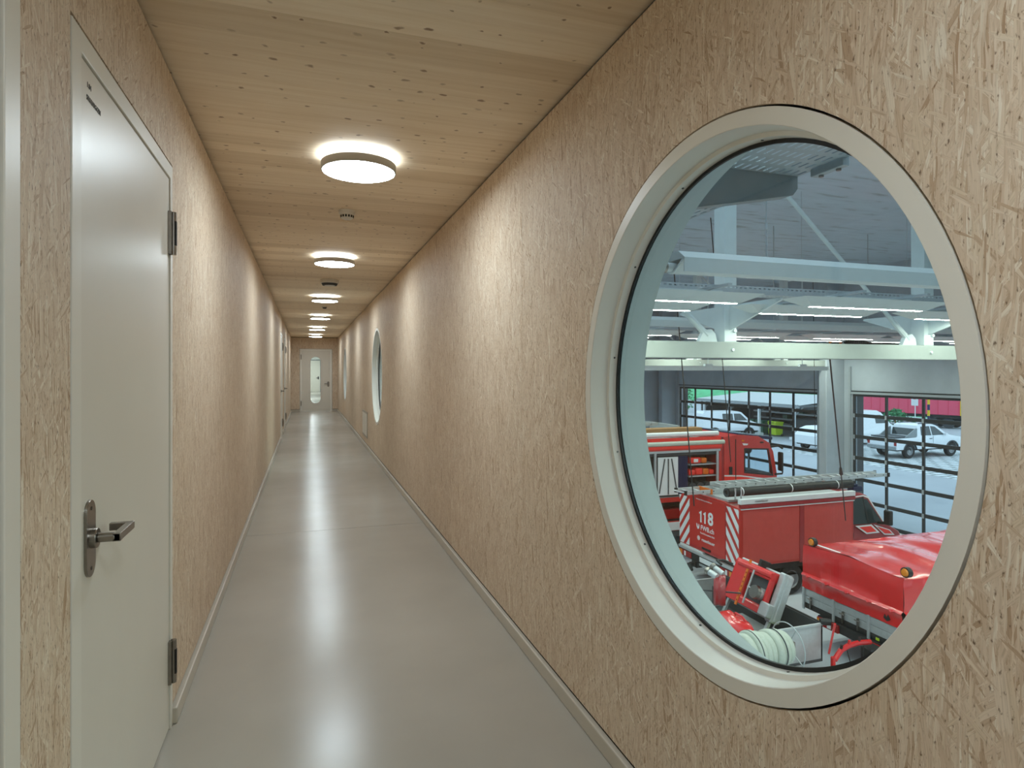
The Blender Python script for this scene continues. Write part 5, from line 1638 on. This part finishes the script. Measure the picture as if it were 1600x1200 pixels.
# red railway wagon
r = tag(empty('railway_wagon', (52.0, 42.0, HF)), 'long red goods wagon behind the pickup outside the right-hand glazed door', 'wagon')
r.rotation_euler = (0, 0, math.atan2(7.0, -2.1))
MB().box(-4.2, 5.0, -1.2, 1.2, 1.15, 3.7).build('wagon_body', M['wagon'], r, 0, 0.05)
for k in range(12):
    MB().box(-4.1 + 0.78 * k, -4.04 + 0.78 * k, 1.2, 1.24, 1.2, 3.65).build('side_rib', M['wagon'], r, 0)
MB().box(-4.3, 5.1, -1.1, 1.1, 0.9, 1.15).build('wagon_frame', M['under'], r, 0)
for x in (-3.2, -2.0, 2.8, 4.0):
    for s_ in (-1, 1):
        MB().cyl((x, s_ * 0.75, 0.46), (x, s_ * 0.9, 0.46), 0.46, n=24).build('wheel', M['dgrey'], r)
MB().box(-4.24, -4.2, 1.1, 1.23, 1.15, 3.6).build('end_post', M['yellow'], r, 0)

# sign and striped post
r = tag(empty('road_sign', (47.0, 37.64, HF)), 'white road sign with red ring on a post in front of the red wagon', 'sign')
MB().cyl((0, 0, 0), (0, 0, 3.5), 0.035, n=10).build('post', M['refl'], r)
sg = MB().box(-0.06, -0.04, -0.3, 0.3, 2.1, 3.1).build('sign_plate', M['refl'], r, 0)
MB().lathe([(0.16, -0.07), (0.22, -0.07), (0.22, -0.06), (0.16, -0.06)], (0, 0, 2.82), 'x', 24, True).build('red_ring', M['wagon'], sg)
r = tag(empty('striped_post', (47.0, 36.49, HF)), 'yellow and black striped post beside the road sign', 'post')
for k in range(8):
    MB().cyl((0, 0, 0.45 * k), (0, 0, 0.45 * k + 0.45), 0.09, n=12).build('stripe', M['yellow'] if k % 2 else M['navy'], r)

# green bank and shrubs far behind
g = MB()
vs_ = []
for i in range(41):
    yy = 20 + 95 * i / 40
    for j in range(9):
        x = 62 + 5 * j
        vs_.append((x + 2 * noise.noise(Vector((yy * .1, j, 0))), yy, HF + 0.0 + 7.5 * (j / 8) ** 0.8 + 0.5 * noise.noise(Vector((x * .2, yy * .2, 3)))))
g.add(vs_, [(i * 9 + j, (i + 1) * 9 + j, (i + 1) * 9 + j + 1, i * 9 + j + 1) for i in range(40) for j in range(8)])
o = g.build('grass_bank', M['grass'], None, 60)
o['kind'] = 'structure'
def shrub(x, y, h, w, label):
    r = tag(empty('shrub', (x, y, HF)), label, 'shrub', 'shrubs by the green bank')
    g = MB()
    for k in range(420):
        a = random.uniform(0, 2 * PI); t = random.uniform(0.08, 1)
        rr = w * math.sqrt(random.uniform(0.3, 1)) * math.sin(PI * min(0.97, t * 0.85 + 0.12))
        p = Vector((rr * math.cos(a), rr * math.sin(a), h * t))
        u = Vector((random.gauss(0, 1), random.gauss(0, 1), random.gauss(0, 1))).normalized()
        v = u.orthogonal().normalized() * random.uniform(0.1, 0.2)
        u *= random.uniform(0.15, 0.32)
        g.add([p - u, p + v * 0.7, p + u, p - v * 0.7], [(0, 1, 2, 3)])
    f = g.build('foliage', M['leaf'], r, 0)
    f['kind'] = 'stuff'
    MB().cyl((0, 0, 0), (0, 0, h * 0.6), 0.08, 0.04, n=8).build('stem', M['wood'], r)
shrub(43.5, 36.5, 1.9, 1.5, 'green shrub between the pickup and the red wagon')
shrub(59.5, 43.5, 3.4, 2.4, 'green shrub at the right end of the red wagon')
shrub(43, 66, 3.4, 3.0, 'green shrub at the left edge of the left-hand glazed door')
